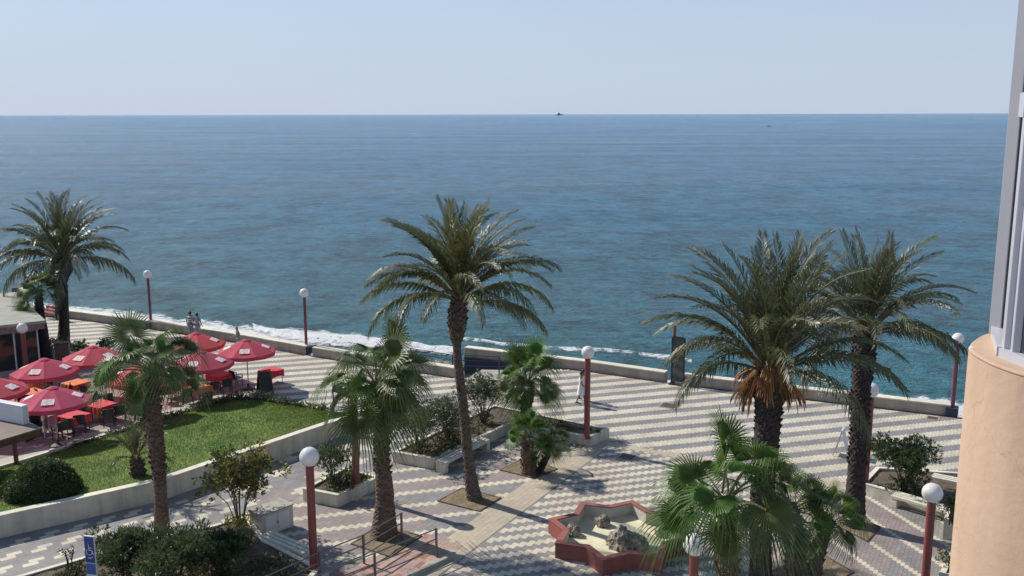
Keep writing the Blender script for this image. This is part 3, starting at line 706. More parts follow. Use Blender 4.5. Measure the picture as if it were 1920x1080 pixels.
def date_palm(label, pts, rs, flen, n, key='near', seed=0, bark='bark', boots=(.6, 1), bootn=160, lean=0.0, lv_w=(3, 5, 7, 7, 5, 2), dead=0, az_bias=None, group=None):
    rr = random.Random(seed); base = pts[0].copy(); t = thing('date_palm', label, 'palm tree', base)
    P_ = [p - base for p in pts]; rs = [r * .82 for r in rs]; link('palm_trunk', trunk_mesh(P_, rs, M[bark], seed, boots, bootn), t)
    top = P_[-1]; tot = sum(lv_w); cnt = 0; lvls = []
    for lv, w in enumerate(lv_w): lvls += [lv] * round(n * w / tot)
    for k, lv in enumerate(lvls):
        opts = [m for l, m in FR[key] if l == lv]; me = rr.choice(opts)
        o = link('frond', me, t); az = k * 2.39996 + rr.uniform(-.35, .35)
        if az_bias and rr.random() < az_bias[1]: az = az_bias[0] + rr.gauss(0, .6)
        r0 = rs[-1] * (.25 + .12 * lv); o.location = top + Vector((math.cos(az) * r0, math.sin(az) * r0, .28 - .10 * lv + rr.uniform(-.05, .05)))
        s = flen * rr.uniform(.86, 1.08) * (0.86 if lv == 0 else 1); o.scale = (s, s, s)
        o.rotation_euler = (R(rr.uniform(-14, 14)), R(rr.uniform(-6, 6)), az)
    for k in range(dead[0] if dead else 0):
        az = rr.uniform(0, 2 * PI); me = DEAD[k % len(DEAD)]
        o = link('dead_frond', me, t); r0 = rs[-1] * .9; o.location = top + Vector((math.cos(az) * r0, math.sin(az) * r0, rr.uniform(-.45, .15)))
        s = dead[1] * rr.uniform(.7, 1.2); o.scale = (s, s, s); o.rotation_euler = (0, 0, az)
    return t
def dead_mesh(seed, mats, e0, e1):
    rr = random.Random(seed); mb = MB(); st = 8; pts = [Vector((0, 0, 0))]
    for i in range(st):
        e = R(e0 + (e1 - e0) * ((i + .5) / st) ** .8); pts.append(pts[-1] + Vector((math.cos(e), 0, math.sin(e))) / st)
    for k in range(9):
        off = Vector((rr.uniform(-.02, .04), (k - 4) * .022, rr.uniform(-.03, .03))); sp = (k - 4) * .055
        q = [p + off + Vector((0, sp * (i / st) ** 1.3, rr.uniform(-.012, .012))) for i, p in enumerate(pts[:rr.randint(6, 9)])]
        mb.tube(q, [.034 * (1 - .75 * i / len(q)) for i in range(len(q))], 4, cap=False)
    return mb.mesh('dead_frond', mats)
DEAD = [dead_mesh(1, [M['orange']], 20, -80), dead_mesh(2, [M['orange']], -30, -88), dead_mesh(3, [M['brown']], -50, -90), dead_mesh(4, [M['orange']], 5, -85), dead_mesh(5, [M['orange']], -60, -90)]

def fan_mesh(seed, mats, e0, e1, pet=1.0, rad=.85, nseg=40, droop=.35, spread=300, tipdroop=.5, fold=18):
    """costapalmate leaf: petiole along +X then a pleated fan"""
    rr = random.Random(seed); mb = MB(); st = 8; pts = [Vector((0, 0, 0))]; d = None
    for i in range(st):
        e = R(e0 + (e1 - e0) * ((i + .5) / st)); d = Vector((math.cos(e), 0, math.sin(e))); pts.append(pts[-1] + d * pet / st)
    mb.tube(pts, [.028 - .012 * i / st for i in range(st + 1)], 5, mi=1, cap=False)
    hub = pts[-1]; eh = R(e1 - 12); ax = Vector((math.cos(eh), 0, math.sin(eh))); sy = Vector((0, 1, 0)); up = ax.cross(sy) * -1
    if up.z < 0 and abs(eh) < PI / 2: up = -up
    for k in range(nseg):
        a0 = R(-spread / 2 + spread * k / nseg); a1 = R(-spread / 2 + spread * (k + 1) / nseg); am = (a0 + a1) / 2
        ln = rad * (0.78 + .22 * math.cos(am * .6)) * rr.uniform(.9, 1.06); pl = .025
        def pt(a, r, lift=0):
            f = R(fold) * abs(math.sin(a)); dr = ax * math.cos(a) + sy * math.sin(a) * math.cos(f) + up * abs(math.sin(a)) * math.sin(f)
            q = r / rad
            return hub + dr * r + up * lift + Vector((0, 0, -1)) * (droop * rad * q ** 2.2 + tipdroop * rad * max(0, q - .55) ** 1.6 * rr_k)
        rr_k = rr.uniform(.6, 1.6)
        R1, R2, R3 = ln * .28, ln * .50, ln * .78; am2 = am + rr.uniform(-.02, .02); w = (a1 - a0)
        v = [pt(am, 0.02), pt(a0, R1), pt(am, R1, pl), pt(a1, R1), pt(am - w * .46, R2), pt(am, R2, pl), pt(am + w * .46, R2), pt(am2 - w * .15, R3), pt(am2 + w * .15, R3), pt(am2, ln)]
        mb.add(v, [(0, 1, 2), (0, 2, 3), (1, 4, 5, 2), (2, 5, 6, 3), (4, 7, 8, 6), (7, 9, 8)], 0)
        if rr.random() < .85:        # hanging threads / split tips
            tp = v[9]; q = tp + Vector((rr.uniform(-.03, .03), rr.uniform(-.03, .03), -rr.uniform(.15, .42))); mb.add([v[7], v[8], q], [(0, 1, 2)], 0)
    return mb.mesh('fan_leaf', mats)
FANS = {}
for key, mats in (('fan', [M['fan'], M['petiole']]), ('vivid', [M['fan_vivid'], M['petiole']])):
    lst = []
    for lv, (e0, e1, dr, td) in enumerate([(86, 72, .03, .3), (70, 38, .15, .8), (52, 8, .3, 1.3), (34, -22, .4, 1.5), (12, -45, .35, 1.4), (-25, -72, .2, .6)]):
        for q in range(3): lst.append((lv, fan_mesh(lv * 7 + q, mats, e0 + (q - 1) * 5, e1 + (q - 1) * 7, droop=dr, tipdroop=td, pet=.95 if lv < 5 else .55, nseg=42)))
    FANS[key] = lst
def fan_palm(label, pts, rs, size, n, seed=0, bark='bark_red', boots=(.35, 1), bootn=120, lv_w=(2, 4, 6, 6, 5, 3), vivid=.2, group=None, bootl=.13):
    rr = random.Random(seed); base = pts[0].copy(); t = thing('fan_palm', label, 'palm tree', base)
    P_ = [p - base for p in pts]; rs = [r * .84 for r in rs]; link('palm_trunk', trunk_mesh(P_, rs, M[bark], seed, boots, bootn, bootl), t)
    top = P_[-1]; tot = sum(lv_w); lvls = []
    for lv, w in enumerate(lv_w): lvls += [lv] * round(n * w / tot)
    for k, lv in enumerate(lvls):
        key = 'vivid' if rr.random() < vivid * (1.6 if lv < 3 else .5) else 'fan'
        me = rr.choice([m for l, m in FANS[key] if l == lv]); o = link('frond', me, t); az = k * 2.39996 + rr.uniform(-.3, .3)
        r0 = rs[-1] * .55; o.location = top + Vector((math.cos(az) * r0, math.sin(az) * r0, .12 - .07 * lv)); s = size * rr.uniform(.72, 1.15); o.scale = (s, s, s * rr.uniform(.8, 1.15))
        o.rotation_euler = (R(rr.uniform(-38, 38)), R(rr.uniform(-14, 10)), az)
    return t
def line(base, *tops):
    """trunk through photo pixels, standing in the plane of its base"""
    Y = base.y; return [base] + [Q(x, y, Y - .0) for x, y in tops]

# tall date palms
b = G(888, 936); date_palm('tallest central date palm, slim bent trunk rising from a square of bare earth', line(b, (877, 860), (868, 770), (859, 690), (856, 652), (857, 604), (861, 556)), [.36, .24, .22, .19, .18, .40, .27], 3.75, 56, 'olive', 11, boots=(.78, 1), bootn=150, lv_w=(5, 8, 10, 9, 8, 1))
b = G(118, 645); date_palm('date palm at far left with thick dark crown base, standing near the sea wall', line(b, (119, 590), (113, 535), (113, 505), (114, 478)), [.45, .36, .46, .80, .55], 4.2, 54, 'far', 12, 'bark_dark', boots=(.55, 1), bootn=160, lv_w=(4, 9, 7, 9, 10, 4))
b = G(1424, 1100); date_palm('massive date palm with orange dead fronds hanging round its thick trunk', line(b, (1425, 960), (1434, 850), (1440, 765), (1442, 735), (1442, 690)), [.42, .38, .42, .46, .66, .46], 4.1, 48, 'near', 19, 'bark_dark', boots=(.35, 1), bootn=260, lv_w=(7, 9, 9, 8, 4, 0), dead=(24, 1.05))
b = G(1598, 985); date_palm('date palm with dark rough trunk standing in front of a red lamp post', line(b, (1607, 850), (1613, 740), (1619, 665), (1622, 618)), [.46, .34, .36, .44, .34], 3.45, 48, 'near', 27, 'bark_dark', boots=(.3, 1), bootn=240, lv_w=(4, 8, 8, 8, 5, 3))
# fan palms
b = G(302, 996); fan_palm('fan palm left of the lawn wall, rough brown trunk rising beside the oleander bed', line(b, (298, 900), (288, 800), (285, 740), (285, 690)), [.30, .25, .32, .28, .2], 1.20, 18, 31, boots=(.30, .98), bootn=150, lv_w=(2, 3, 5, 5, 3, 2))
b = G(718, 1003); fan_palm('tall fan palm with flared foot standing right behind the metal railings', line(b, (720, 930), (715, 860), (714, 790), (706, 718)), [.56, .36, .27, .28, .2], 1.30, 19, 35, boots=(.40, .98), bootn=170, lv_w=(2, 3, 5, 5, 3, 3))
b = G(985, 795, .4); fan_palm('middle fan palm growing out of the planter with the red lamp post', line(b, (986, 765), (988, 742), (988, 716)), [.27, .26, .34, .18], 1.22, 17, 36, boots=(.2, .9), bootn=90, lv_w=(2, 4, 5, 4, 1, 2), vivid=.45)
b = G(990, 888); fan_palm('low fan palm with stout trunk in the earth square, upright of the pair', line(b, (988, 860), (988, 822)), [.36, .28, .22], .72, 14, 37, boots=(.1, 1), bootn=70, lv_w=(3, 5, 4, 3, 0, 0), vivid=.8)
b = G(1008, 886); fan_palm('small leaning fan palm beside the low stout one, its dark trunk tilted right', line(b, (1022, 862), (1032, 838)), [.2, .15, .13], .62, 13, 38, bark='bark_dark', boots=(.1, 1), bootn=50, lv_w=(2, 3, 3, 3, 2, 0), vivid=.1)
b = G(1366, 1372); fan_palm('largest fan palm in the foreground, big glossy crown over the star fountain', line(b, (1364, 1200), (1362, 1050), (1358, 938)), [.50, .33, .27, .2], 1.12, 19, 44, boots=(.5, .98), bootn=120, lv_w=(3, 5, 5, 4, 3, 3), vivid=.4)
b = G(1492, 1092); fan_palm('short fan palm right of the massive trunk, straighter of the bottom pair', line(b, (1490, 1035), (1486, 985), (1484, 952)), [.42, .34, .24, .2], .92, 16, 45, boots=(.1, .95), bootn=110, lv_w=(3, 4, 5, 6, 4, 2), vivid=.5)
b = G(1520, 1092); fan_palm('short fan palm leaning right from the bottom pair, bright green upper leaves', line(b, (1533, 1040), (1552, 985)), [.27, .22, .16], .80, 14, 46, boots=(.1, 1), bootn=90, lv_w=(3, 4, 5, 4, 3, 0), vivid=.45)
b = G(85, 672); fan_palm('small palm at far left standing behind the first umbrellas, bare grey trunk', line(b, (79, 620), (73, 575), (73, 548)), [.42, .34, .26, .2], 1.0, 18, 47, bark='bark_dark', boots=(.6, 1), bootn=60, lv_w=(4, 5, 6, 4, 3, 0), vivid=.1)
# small palm on the lawn
b = G(258, 893, .62); t = date_palm('young palm growing on the lawn behind the wall, short shaggy foot', [b, b + Vector((0, 0, .35)), b + Vector((-.05, 0, .7))], [.30, .26, .14], 1.6, 22, 'near', 51, boots=(0, 1), bootn=60, lv_w=(4, 6, 4, 2, 1, 0))

# ------------------------------------------------------------------ shrubs
def leaf_mass(n, sampler, ln, wd, name, material, parent, seed=0, up=.65, tuft=6, kind='stuff'):
    """leaves in small whorls at twig ends"""
    rr = np.random.RandomState(seed); vs = []; fs = []
    for i in range(n // tuft):
        c, ax = sampler(rr)
        for k in range(tuft):
            d = rr.normal(size=3); d /= np.linalg.norm(d) + 1e-6; d = d * .8 + np.array(ax) * .8 + np.array([0, 0, up]); d /= np.linalg.norm(d)
            s = np.cross(d, rr.normal(size=3)); s /= np.linalg.norm(s) + 1e-6; l = ln * rr.uniform(.6, 1.2); w = wd * rr.uniform(.7, 1.2)
            b = np.array(c) + rr.normal(size=3) * .02; m_ = b + d * l * .5; tp = b + d * l + np.array([0, 0, -.12 * l]); q = len(vs)
            vs += [tuple(b), tuple(m_ + s * w), tuple(tp), tuple(m_ - s * w)]; fs.append((q, q + 1, q + 2, q + 3))
    me = bpy.data.meshes.new(name); me.from_pydata(vs, [], fs); o = link(name, me, parent, material)
    if kind: o['kind'] = kind
    return o
M['ole'] = mat('oleander_leaf', (0.080, 0.115, 0.050), 0.38, .25, 1.5, island=.3, trans=.2, col2=(.09, .12, .06))
M['ole_dark'] = mat('oleander_leaf_dark', (0.050, 0.088, 0.032), 0.38, .25, 1.5, island=.3, trans=.25, col2=(.07, .10, .04), spec=.45)
M['ole_yel'] = mat('shrub_leaf_yellowish', (0.26, 0.25, 0.05), 0.4, .2, 1.0, island=.35, trans=.4, col2=(.27, .22, .05))
M['hedge'] = mat('hedge_leaf', (0.045, 0.085, 0.016), 0.5, .25, 1.5, island=.3, trans=.2)
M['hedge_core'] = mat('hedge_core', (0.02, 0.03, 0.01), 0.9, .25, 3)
M['stem'] = mat('shrub_stem', (0.12, 0.09, 0.06), 0.85, .3, 6)
M['ground_leaf'] = mat('ground_cover_leaf', (0.06, 0.085, 0.025), 0.5, .3, 2, island=.35, trans=.2, col2=(.12, .12, .05))
M['flower'] = mat('small_petal', (0.55, 0.30, 0.06), 0.6, .3, 3, island=.3)
def bush(label, base, h, r, n, seed, leaf='ole', ln=.15, wd=.018, stems=9, lo=.3, cat='shrub', name='oleander', squash=1.0, second=None, lump=.35, low=None):
    rr = random.Random(seed); t = thing(name, label, cat, base)
    mb = MB(); ends = []
    for k in range(stems):
        a = k * 2.4 + rr.uniform(-.3, .3); q = rr.uniform(.25, .85); e = Vector((math.cos(a) * r * q, math.sin(a) * r * q * squash, h * rr.uniform(.55, .85)))
        m1 = Vector((e.x * .35, e.y * .35, e.z * .5)) + Vector((rr.uniform(-.06, .06), rr.uniform(-.06, .06), 0)); s0 = Vector((math.cos(a) * .08, math.sin(a) * .08, 0))
        mb.tube([s0, m1, e], [.024, .017, .008], 5, cap=False); ends.append((m1, e))
        for b_ in range(3):
            k2 = rr.uniform(.2, .9); p = m1.lerp(e, k2); f = p + Vector((rr.uniform(-1, 1) * r * .3, rr.uniform(-1, 1) * r * .3, h * rr.uniform(.1, .25))); mb.tube([p, f], [.01, .005], 4, cap=False); ends.append((p, f))
    mb.build('stems', M['stem'], t)
    clumps = [Vector((rr.gauss(0, .42) * r, rr.gauss(0, .42) * r * squash, h * rr.uniform(lo, .95))) for _ in range(14)] + [e[1] for e in ends]
    def smp(rn):
        c = clumps[rn.randint(len(clumps))]; d = rn.normal(size=3); d /= np.linalg.norm(d); rad = rn.uniform(.35, 1) ** .5 * lump * r
        p = np.array(c) + d * rad * np.array([1, 1, .8]); p[2] = min(max(p[2], .04 + lo * h * .5), h * 1.04); return p, d * .8 + np.array([p[0], p[1], 0]) * .4
    if second:
        leaf_mass(int(n * .6), smp, ln, wd, 'foliage', M[leaf], t, seed); leaf_mass(int(n * .4), smp, ln, wd, 'foliage', M[second], t, seed + 1)
    else: leaf_mass(n, smp, ln, wd, 'foliage', M[leaf], t, seed)
    if low:
        def sm2(rn): a = rn.rand() * 2 * PI; q = rn.rand() * low; return (math.cos(a) * q, math.sin(a) * q, rn.rand() * .35), (0, 0, .3)
        leaf_mass(500, sm2, ln * .9, wd, 'low_growth', M[leaf], t, seed + 2)
    return t
bush('tall loose shrub with yellowish leaves and bare stems at the white cabinet', G(448, 985, .4), 2.75, 1.42, 8200, 61, 'ole_yel', .13, .026, 12, .42, name='yellowish_shrub', second='ole', lump=.26, low=.5)
for i, (x, y, h, r, s, lab) in enumerate([(235, 1088, 1.5, 1.0, 62, 'dark oleander right beside the blue sign at the bottom left'), (330, 1105, 1.75, 1.15, 63, 'dark glossy oleander in the middle of the bottom left bed'), (410, 1072, 1.25, .95, 64, 'dark oleander nearest the slatted concrete bench')]):
    bush(lab, G(x, y, .35), h, r, 8500, s, 'ole_dark', .19, .016, 10, .15, lump=.33)
bush('small round shrub in the square planter with the red lamp post', G(622, 902, .42), 1.35, .72, 2800, 65, 'ole', .11, .026, 8, .38, name='planter_shrub', lump=.38, low=.4)
bush('oleander at the left end of the long planter', G(785, 842, .42), 1.8, 1.15, 4600, 66, 'ole', .15, .019, 12, .32, lump=.3, low=.7)
bush('oleander in the middle of the long planter, left of the tall palm trunk', G(838, 822, .42), 1.7, .95, 3800, 67, 'ole', .15, .019, 10, .3, lump=.32, low=.6)
bush('tall oleander at the back of the long planter beside the beach steps', G(905, 792, .42), 2.1, 1.3, 5600, 68, 'ole', .15, .019, 13, .35, lump=.3, low=.5)
bush('dense dark oleander in the right planter with white concrete benches', G(1694, 918, .42), 1.85, 1.12, 9500, 69, 'ole_dark', .15, .022, 11, .1, lump=.36, low=.6)
bush('pale grey leaved shrub in the white tub at far right', G(1782, 985, .75), 1.0, .55, 1500, 70, 'ole', .1, .02, 7, .2, name='tub_shrub', lump=.35)
bush('low shrub in the bottom right planter beside the peach wall', G(1785, 1065, .4), .5, .5, 800, 76, 'ole', .1, .02, 5, .1, name='planter_shrub', lump=.4)
# clipped round hedge on the lawn
def ball_bush(label, c, rx, ry, rz, n, seed, leaf='hedge', name='clipped_bush', rot=0):
    t = thing(name, label, 'bush', c, rot)
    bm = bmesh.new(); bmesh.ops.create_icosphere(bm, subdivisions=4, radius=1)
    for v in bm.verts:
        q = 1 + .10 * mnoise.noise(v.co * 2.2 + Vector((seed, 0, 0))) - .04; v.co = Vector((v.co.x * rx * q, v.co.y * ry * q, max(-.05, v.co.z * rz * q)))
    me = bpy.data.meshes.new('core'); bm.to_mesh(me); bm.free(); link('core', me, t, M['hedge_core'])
    def smp(rn):
        d = rn.normal(size=3); d[2] = abs(d[2]); d /= np.linalg.norm(d); q = 1 + .10 * mnoise.noise(Vector(d) * 2.2 + Vector((seed, 0, 0))) - .04 + rn.uniform(-.03, .05); return (d[0] * rx * q, d[1] * ry * q, d[2] * rz * q), d
    leaf_mass(n, smp, .07, .02, 'foliage', M[leaf], t, seed, up=.1, tuft=5)
    return t
ball_bush('large round clipped bush on the lawn at lower left', G(80, 926, .60), 1.32, 1.1, 1.25, 13000, 71)
# low hedge plants along the back of the lawn
for i, (x, y, s) in enumerate([(452, 750, .55), (478, 748, .5), (505, 753, .45), (530, 760, .4), (556, 765, .38), (582, 771, .36), (604, 776, .42), (420, 757, .36), (395, 765, .32), (370, 773, .3)]):
    p = G(x, y, .06)
    bush(['grey leaved low plant at the far corner of the lawn', 'grey leaved low plant beside the folding menu board', 'low plant on the lawn edge right of the menu board', 'fourth low plant from the left along the promenade edge of the lawn', 'fifth low plant from the left along the promenade edge of the lawn', 'low plant near the two sign posts, second from the wall', 'low plant at the foot of the two thin sign posts', 'low plant on the lawn edge below the umbrella pole', 'low plant on the lawn edge left of the umbrella pole', 'leftmost low plant of the row edging the lawn'][i], p, s, s * .95, 380, 80 + i, 'ole' if i % 2 else 'hedge', .09, .022, 4, .1, name='edging_plant', lump=.5)
# sparse plant by the sign at the bottom left
bush('sparse twiggy plant growing at the kerb left of the blue sign', G(128, 1068, .3), .9, .35, 90, 95, 'ole', .1, .02, 5, .3, name='twiggy_plant')
# dark plants behind the terrace
for i, (x, y, h, r, lab) in enumerate([(106, 665, 1.0, .6, 'dark potted shrub between the two far left palm trunks'), (150, 668, .9, .7, 'dark potted shrub right of the far left date palm'), (197, 660, .8, .5, 'small potted plant beside the pale green table')]):
    bush(lab, G(x, y), h, r, 900, 100 + i, 'ole_dark', .14, .03, 6, .2, name='potted_shrub', lump=.45)
def ground_cover(label, pts, z, n, seed, leaf='ground_leaf', flowers=0, hh=.22, ln=.10):
    poly = [lp(G(x, y, z)) for x, y in pts]; xs = [p[0] for p in poly]; ys = [p[1] for p in poly]
    cl = None
    rs_ = np.random.RandomState(seed + 50); cs = []
    while len(cs) < max(8, n // 70):
        x, y = rs_.uniform(min(xs), max(xs)), rs_.uniform(min(ys), max(ys))
        if pip([x], [y], poly)[0]: cs.append((x, y, rs_.uniform(.15, .4)))
    def smp(rn):
        c = cs[rn.randint(len(cs))]; d = rn.normal(size=2) * c[2] * .6; x, y = c[0] + d[0], c[1] + d[1]
        if not pip([x], [y], poly)[0]: x, y = c[0], c[1]
        return (x, y, z + rn.rand() * hh * c[2] * 3), (0, 0, .4)
    o = leaf_mass(n, smp, ln, .025, 'ground_cover', M[leaf], None, seed); 
    if flowers: leaf_mass(flowers, smp, .05, .03, 'ground_cover', M['flower'], None, seed + 9, tuft=3)
ground_cover('', [(600, 915), (640, 930), (700, 895), (660, 880)], .42, 1500, 110, flowers=60)
ground_cover('', [(752, 845), (820, 862), (940, 792), (880, 778)], .42, 3600, 111, flowers=60)
ground_cover('', [(950, 780), (1110, 822), (1125, 812), (975, 770)], .40, 1000, 112, hh=.12)
ground_cover('', [(190, 1120), (440, 1010), (580, 1072), (560, 1140), (300, 1180)], .33, 6000, 113, flowers=120)
ground_cover('', [(90, 1082), (160, 1055), (200, 1100), (140, 1130)], .33, 1200, 114)
ground_cover('', [(1630, 915), (1700, 935), (1740, 930), (1700, 900)], .40, 700, 115)

def edge_s(rn):
    q = along(lawn_back[3:], rn.rand()); h = .12 + .28 * abs(mnoise.noise(Vector((q.x * 1.3, q.y * 1.3, 0)))) * 2
    return (q.x + rn.normal() * .09, q.y + rn.normal() * .09 - .12, .05 + rn.rand() * h), (0, 0, .3)
leaf_mass(7000, edge_s, .09, .024, 'edging_hedge', M['ole'], None, 140)
# ------------------------------------------------------------------ planters, walls, benches
def planter(label, pts, h, z_soil=None, th=.14, mat_='white', soil='soil', name='planter'):
    poly = ccw([G(x, y, 0) for x, y in pts]); o = poly[0]; P_ = [Vector((p.x - o.x, p.y - o.y)) for p in poly]
    t = thing(name, label, 'planter', o); mb = MB(); inn = inset(P_, th)
    ring(mb, P_, inn, -.02, h - .03, zi=0); mb.build('planter_wall', M[mat_], t, bevel=.008)
    mb = MB(); ring(mb, inset(P_, -.01), inset(P_, th + .01), h - .03, h, zi=h - .03); mb.build('rim', M['coping'], t, bevel=.008)
    zs = (z_soil or h - .08)
    me = fill_mesh('soil', [(p.x, p.y) for p in inset(P_, th - .02)], zs, .25, lambda x, y: zs + .035 * mnoise.noise(Vector((x * 2.5, y * 2.5, 4))))
    link('soil', me, t, M[soil]); return t
planter('square white planter with a small shrub and a red lamp post', [(567, 938), (632, 951), (712, 915), (645, 897)], .48)
BPL = [(735, 866), (812, 880), (952, 810), (1064, 836), (1109, 838), (1141, 822), (990, 786), (925, 778)]
BPL = [(735, 866), (812, 880), (955, 812), (1105, 838), (1141, 822), (988, 790), (925, 776)]
planter('long bent white planter with oleanders, a fan palm and a red lamp post', BPL, .46, soil='soil')
planter('white planter at right with a dense oleander, ringed by slatted benches', [(1612, 928), (1800, 982), (1860, 950), (1850, 912), (1640, 897)], .46)
planter('low planter at the bottom right beside the peach wall', [(1755, 1110), (1840, 1110), (1850, 1010), (1792, 1035)], .5)
planter('white square plant tub at far right', [(1765, 1012), (1815, 1018), (1830, 985), (1780, 978)], .72, th=.08)
# bed at bottom left
BED = [(30, 1100), (160, 1062), (290, 1028), (400, 1002), (463, 983), (497, 1030), (520, 1042), (600, 1085), (560, 1130), (420, 1210), (120, 1250), (-60, 1160)]
planter('large planting bed at bottom left with dark oleanders and low ground cover', BED, .38, z_soil=.32)
# white end wall and cabinet
ca = G(493, 1009); cb = G(548, 987); ln_ = (cb - ca).length; cang = math.atan2(cb.y - ca.y, cb.x - ca.x); t = thing('utility_cabinet', 'concrete utility cabinet with two white metal doors facing the plaza', 'cabinet', ca, cang)
mb = MB(); mb.box((ln_ / 2, .36, .41), (ln_ + .06, .72, .80)); mb.build('housing', M['white'], t, bevel=.01)
M['door'] = mat('white_door_paint', (.66, .66, .63), .45, .06, 3)
for k in (0, 1):
    mb = MB(); w = ln_ * .4; mb.box((ln_ * .27 + k * (w + .012), -.012, .40), (w, .03, .64))
    for j in range(3): mb.box((ln_ * .27 + k * (w + .012), -.03, .18 + j * .05), (w * .6, .012, .015))
    mb.build('door', M['door'], t, bevel=.004)
mb = MB(); mb.box((ln_ * .47, -.04, .42), (.02, .03, .1)); mb.build('handle', M['drain'], t)
mb = MB(); mb.box((ln_ / 2, .36, .825), (ln_ + .12, .80, .04)); mb.build('lid', M['concrete'], t, bevel=.006)
M['slab'] = mat('bench_concrete', (.60, .57, .47), .8, .12, 5, bump=.3, bscale=25)
def bench(label, a, b, width, h=.45, slats=3, side=1):
    L_ = (b - a).length; ang = math.atan2(b.y - a.y, b.x - a.x); t = thing('concrete_bench', label, 'bench', a, ang); sw = (width - (slats - 1) * .045) / slats
    for k in range(slats):
        mb = MB(); mb.box((L_ / 2, side * (sw / 2 + k * (sw + .045)), h - .05), (L_, sw, .10)); mb.build('slat', M['slab'], t, bevel=.008)
    for x in (.12, L_ - .12):
        mb = MB(); mb.box((x, side * width / 2, (h - .1) / 2), (.2, width - .04, h - .1)); mb.build('leg', M['slab'], t, bevel=.008)
    return t
bench('slatted concrete bench built against the long planter left of the tall palm', G(815, 884), G(900, 838), .50, side=-1)
bench('slatted concrete bench at the edge of the bottom left bed near the railings', G(486, 1027), G(566, 1062), .50, side=1)
bench('slatted concrete bench on the plaza side of the right planter', G(1667, 952), G(1800, 992), .50, side=1)
bench('slatted concrete bench on the sea side of the right planter, cut by the peach wall', G(1742, 916), G(1850, 940), .5, side=1)

# ------------------------------------------------------------------ star fountain
cL, cR = G(1029, 1032), G(1290, 1012); sc = G(1158, 1018); Rr = 2.42
t = thing('star_fountain', 'dry eight pointed star fountain with oxide red walls and pale floor', 'fountain', sc, R(27))
st = []; 
for k in range(16):
    a = PI * k / 8; r = Rr if k % 2 == 0 else Rr * .765; st.append(Vector((r * math.cos(a), r * math.sin(a))))
mb = MB(); ring(mb, st, inset(st, .17), -.02, .50, zi=.05, mi_in=1); mb.build('basin_wall', [M['redwall'], mat('basin_lining', (.50, .47, .40), .85, .1, 3)], t, bevel=.006)
mb = MB(); ring(mb, inset(st, -.015), inset(st, .20), .50, .53, zi=.50); mb.build('rim', M['redwall'], t, bevel=.006)
mb = MB(); mb.prism(inset(st, .1), .0, .08); mb.build('basin_floor', mat('basin_floor_paint', (.62, .57, .40), .85, .14, 1.5, bump=.1), t)
def rock(label, p, s, seed, sub=4, parent=None):
    bm = bmesh.new(); bmesh.ops.create_icosphere(bm, subdivisions=sub, radius=1)
    for v in bm.verts:
        n1_ = mnoise.noise(v.co * 1.3 + Vector((seed, 0, 0))); n2_ = mnoise.noise(v.co * 4 + Vector((seed, 5, 0))); n3_ = mnoise.noise(v.co * 9 + Vector((seed, 9, 0)))
        v.co *= 1 + .35 * n1_ + .22 * abs(n2_) + .12 * n3_; v.co = Vector((v.co.x * s[0], v.co.y * s[1], max(-.1, v.co.z * s[2])))
    me = bpy.data.meshes.new('rock'); bm.to_mesh(me); bm.free(); o = link('rock', me, None, M['rock']); o.location = p; return tag(o, label, 'rock', 'rocks in the star fountain')
rock('largest pitted rock in the middle of the star fountain', G(1163, 1024, .08), (.48, .40, .60), 1)
rock('second large rock touching the right side of the middle one', G(1192, 1026, .08), (.34, .34, .46), 2)
rock('small whitish rock at the back corner of the star fountain', G(1129, 985, .08), (.26, .24, .34), 3)
rock('small rock in the left point of the star fountain', G(1072, 1003, .08), (.24, .22, .36), 4)
rock('rock at the back right of the star fountain under the palm leaves', G(1240, 1004, .08), (.24, .22, .3), 6)

# ------------------------------------------------------------------ globe lamps
def lamp(label, p, h, r, gr, pm='post', sea=False, lean=0):
    t = thing('globe_lamp', label, 'street lamp', p, UANG, 'globe lamps on red posts' if not sea else 'globe lamps on the sea wall')
    mb = MB(); hp = h - 2 * gr + .02
    mb.lathe([(r * 1.02, 0), (r, .02), (r, hp - .03), (r * .92, hp), (r * .5, hp + .001)], n=20); o = mb.build('post', M[pm], t, smooth=False)
    mb = MB(); mb.lathe([(r * .62, hp - .04), (r * .62, hp + .045), (r * .9, hp + .055), (r * .9, hp + .07)], n=14); mb.build('collar', M['dark'], t)
    bm = bmesh.new(); bmesh.ops.create_uvsphere(bm, u_segments=32, v_segments=20, radius=gr, matrix=Matrix.Translation((0, 0, h - gr)))
    for f in bm.faces: f.smooth = True
    me = bpy.data.meshes.new('globe'); bm.to_mesh(me); bm.free(); link('globe', me, t, M['globe'])
    if sea: mb = MB(); mb.box((0, 0, .22), (.58, .52, .44)); mb.build('base_box', M['darkblue'], t, bevel=.03)
    else: mb = MB(); mb.lathe([(r * 1.6, -.01), (r * 1.6, .02), (r * 1.1, .035)], n=18); mb.build('foot_plate', M['post'], t)
    return t
def hgt(xb, yb, yt, z=0): b = G(xb, yb, z); tp = Q(xb, yt, b.y); return tp.z - b.z
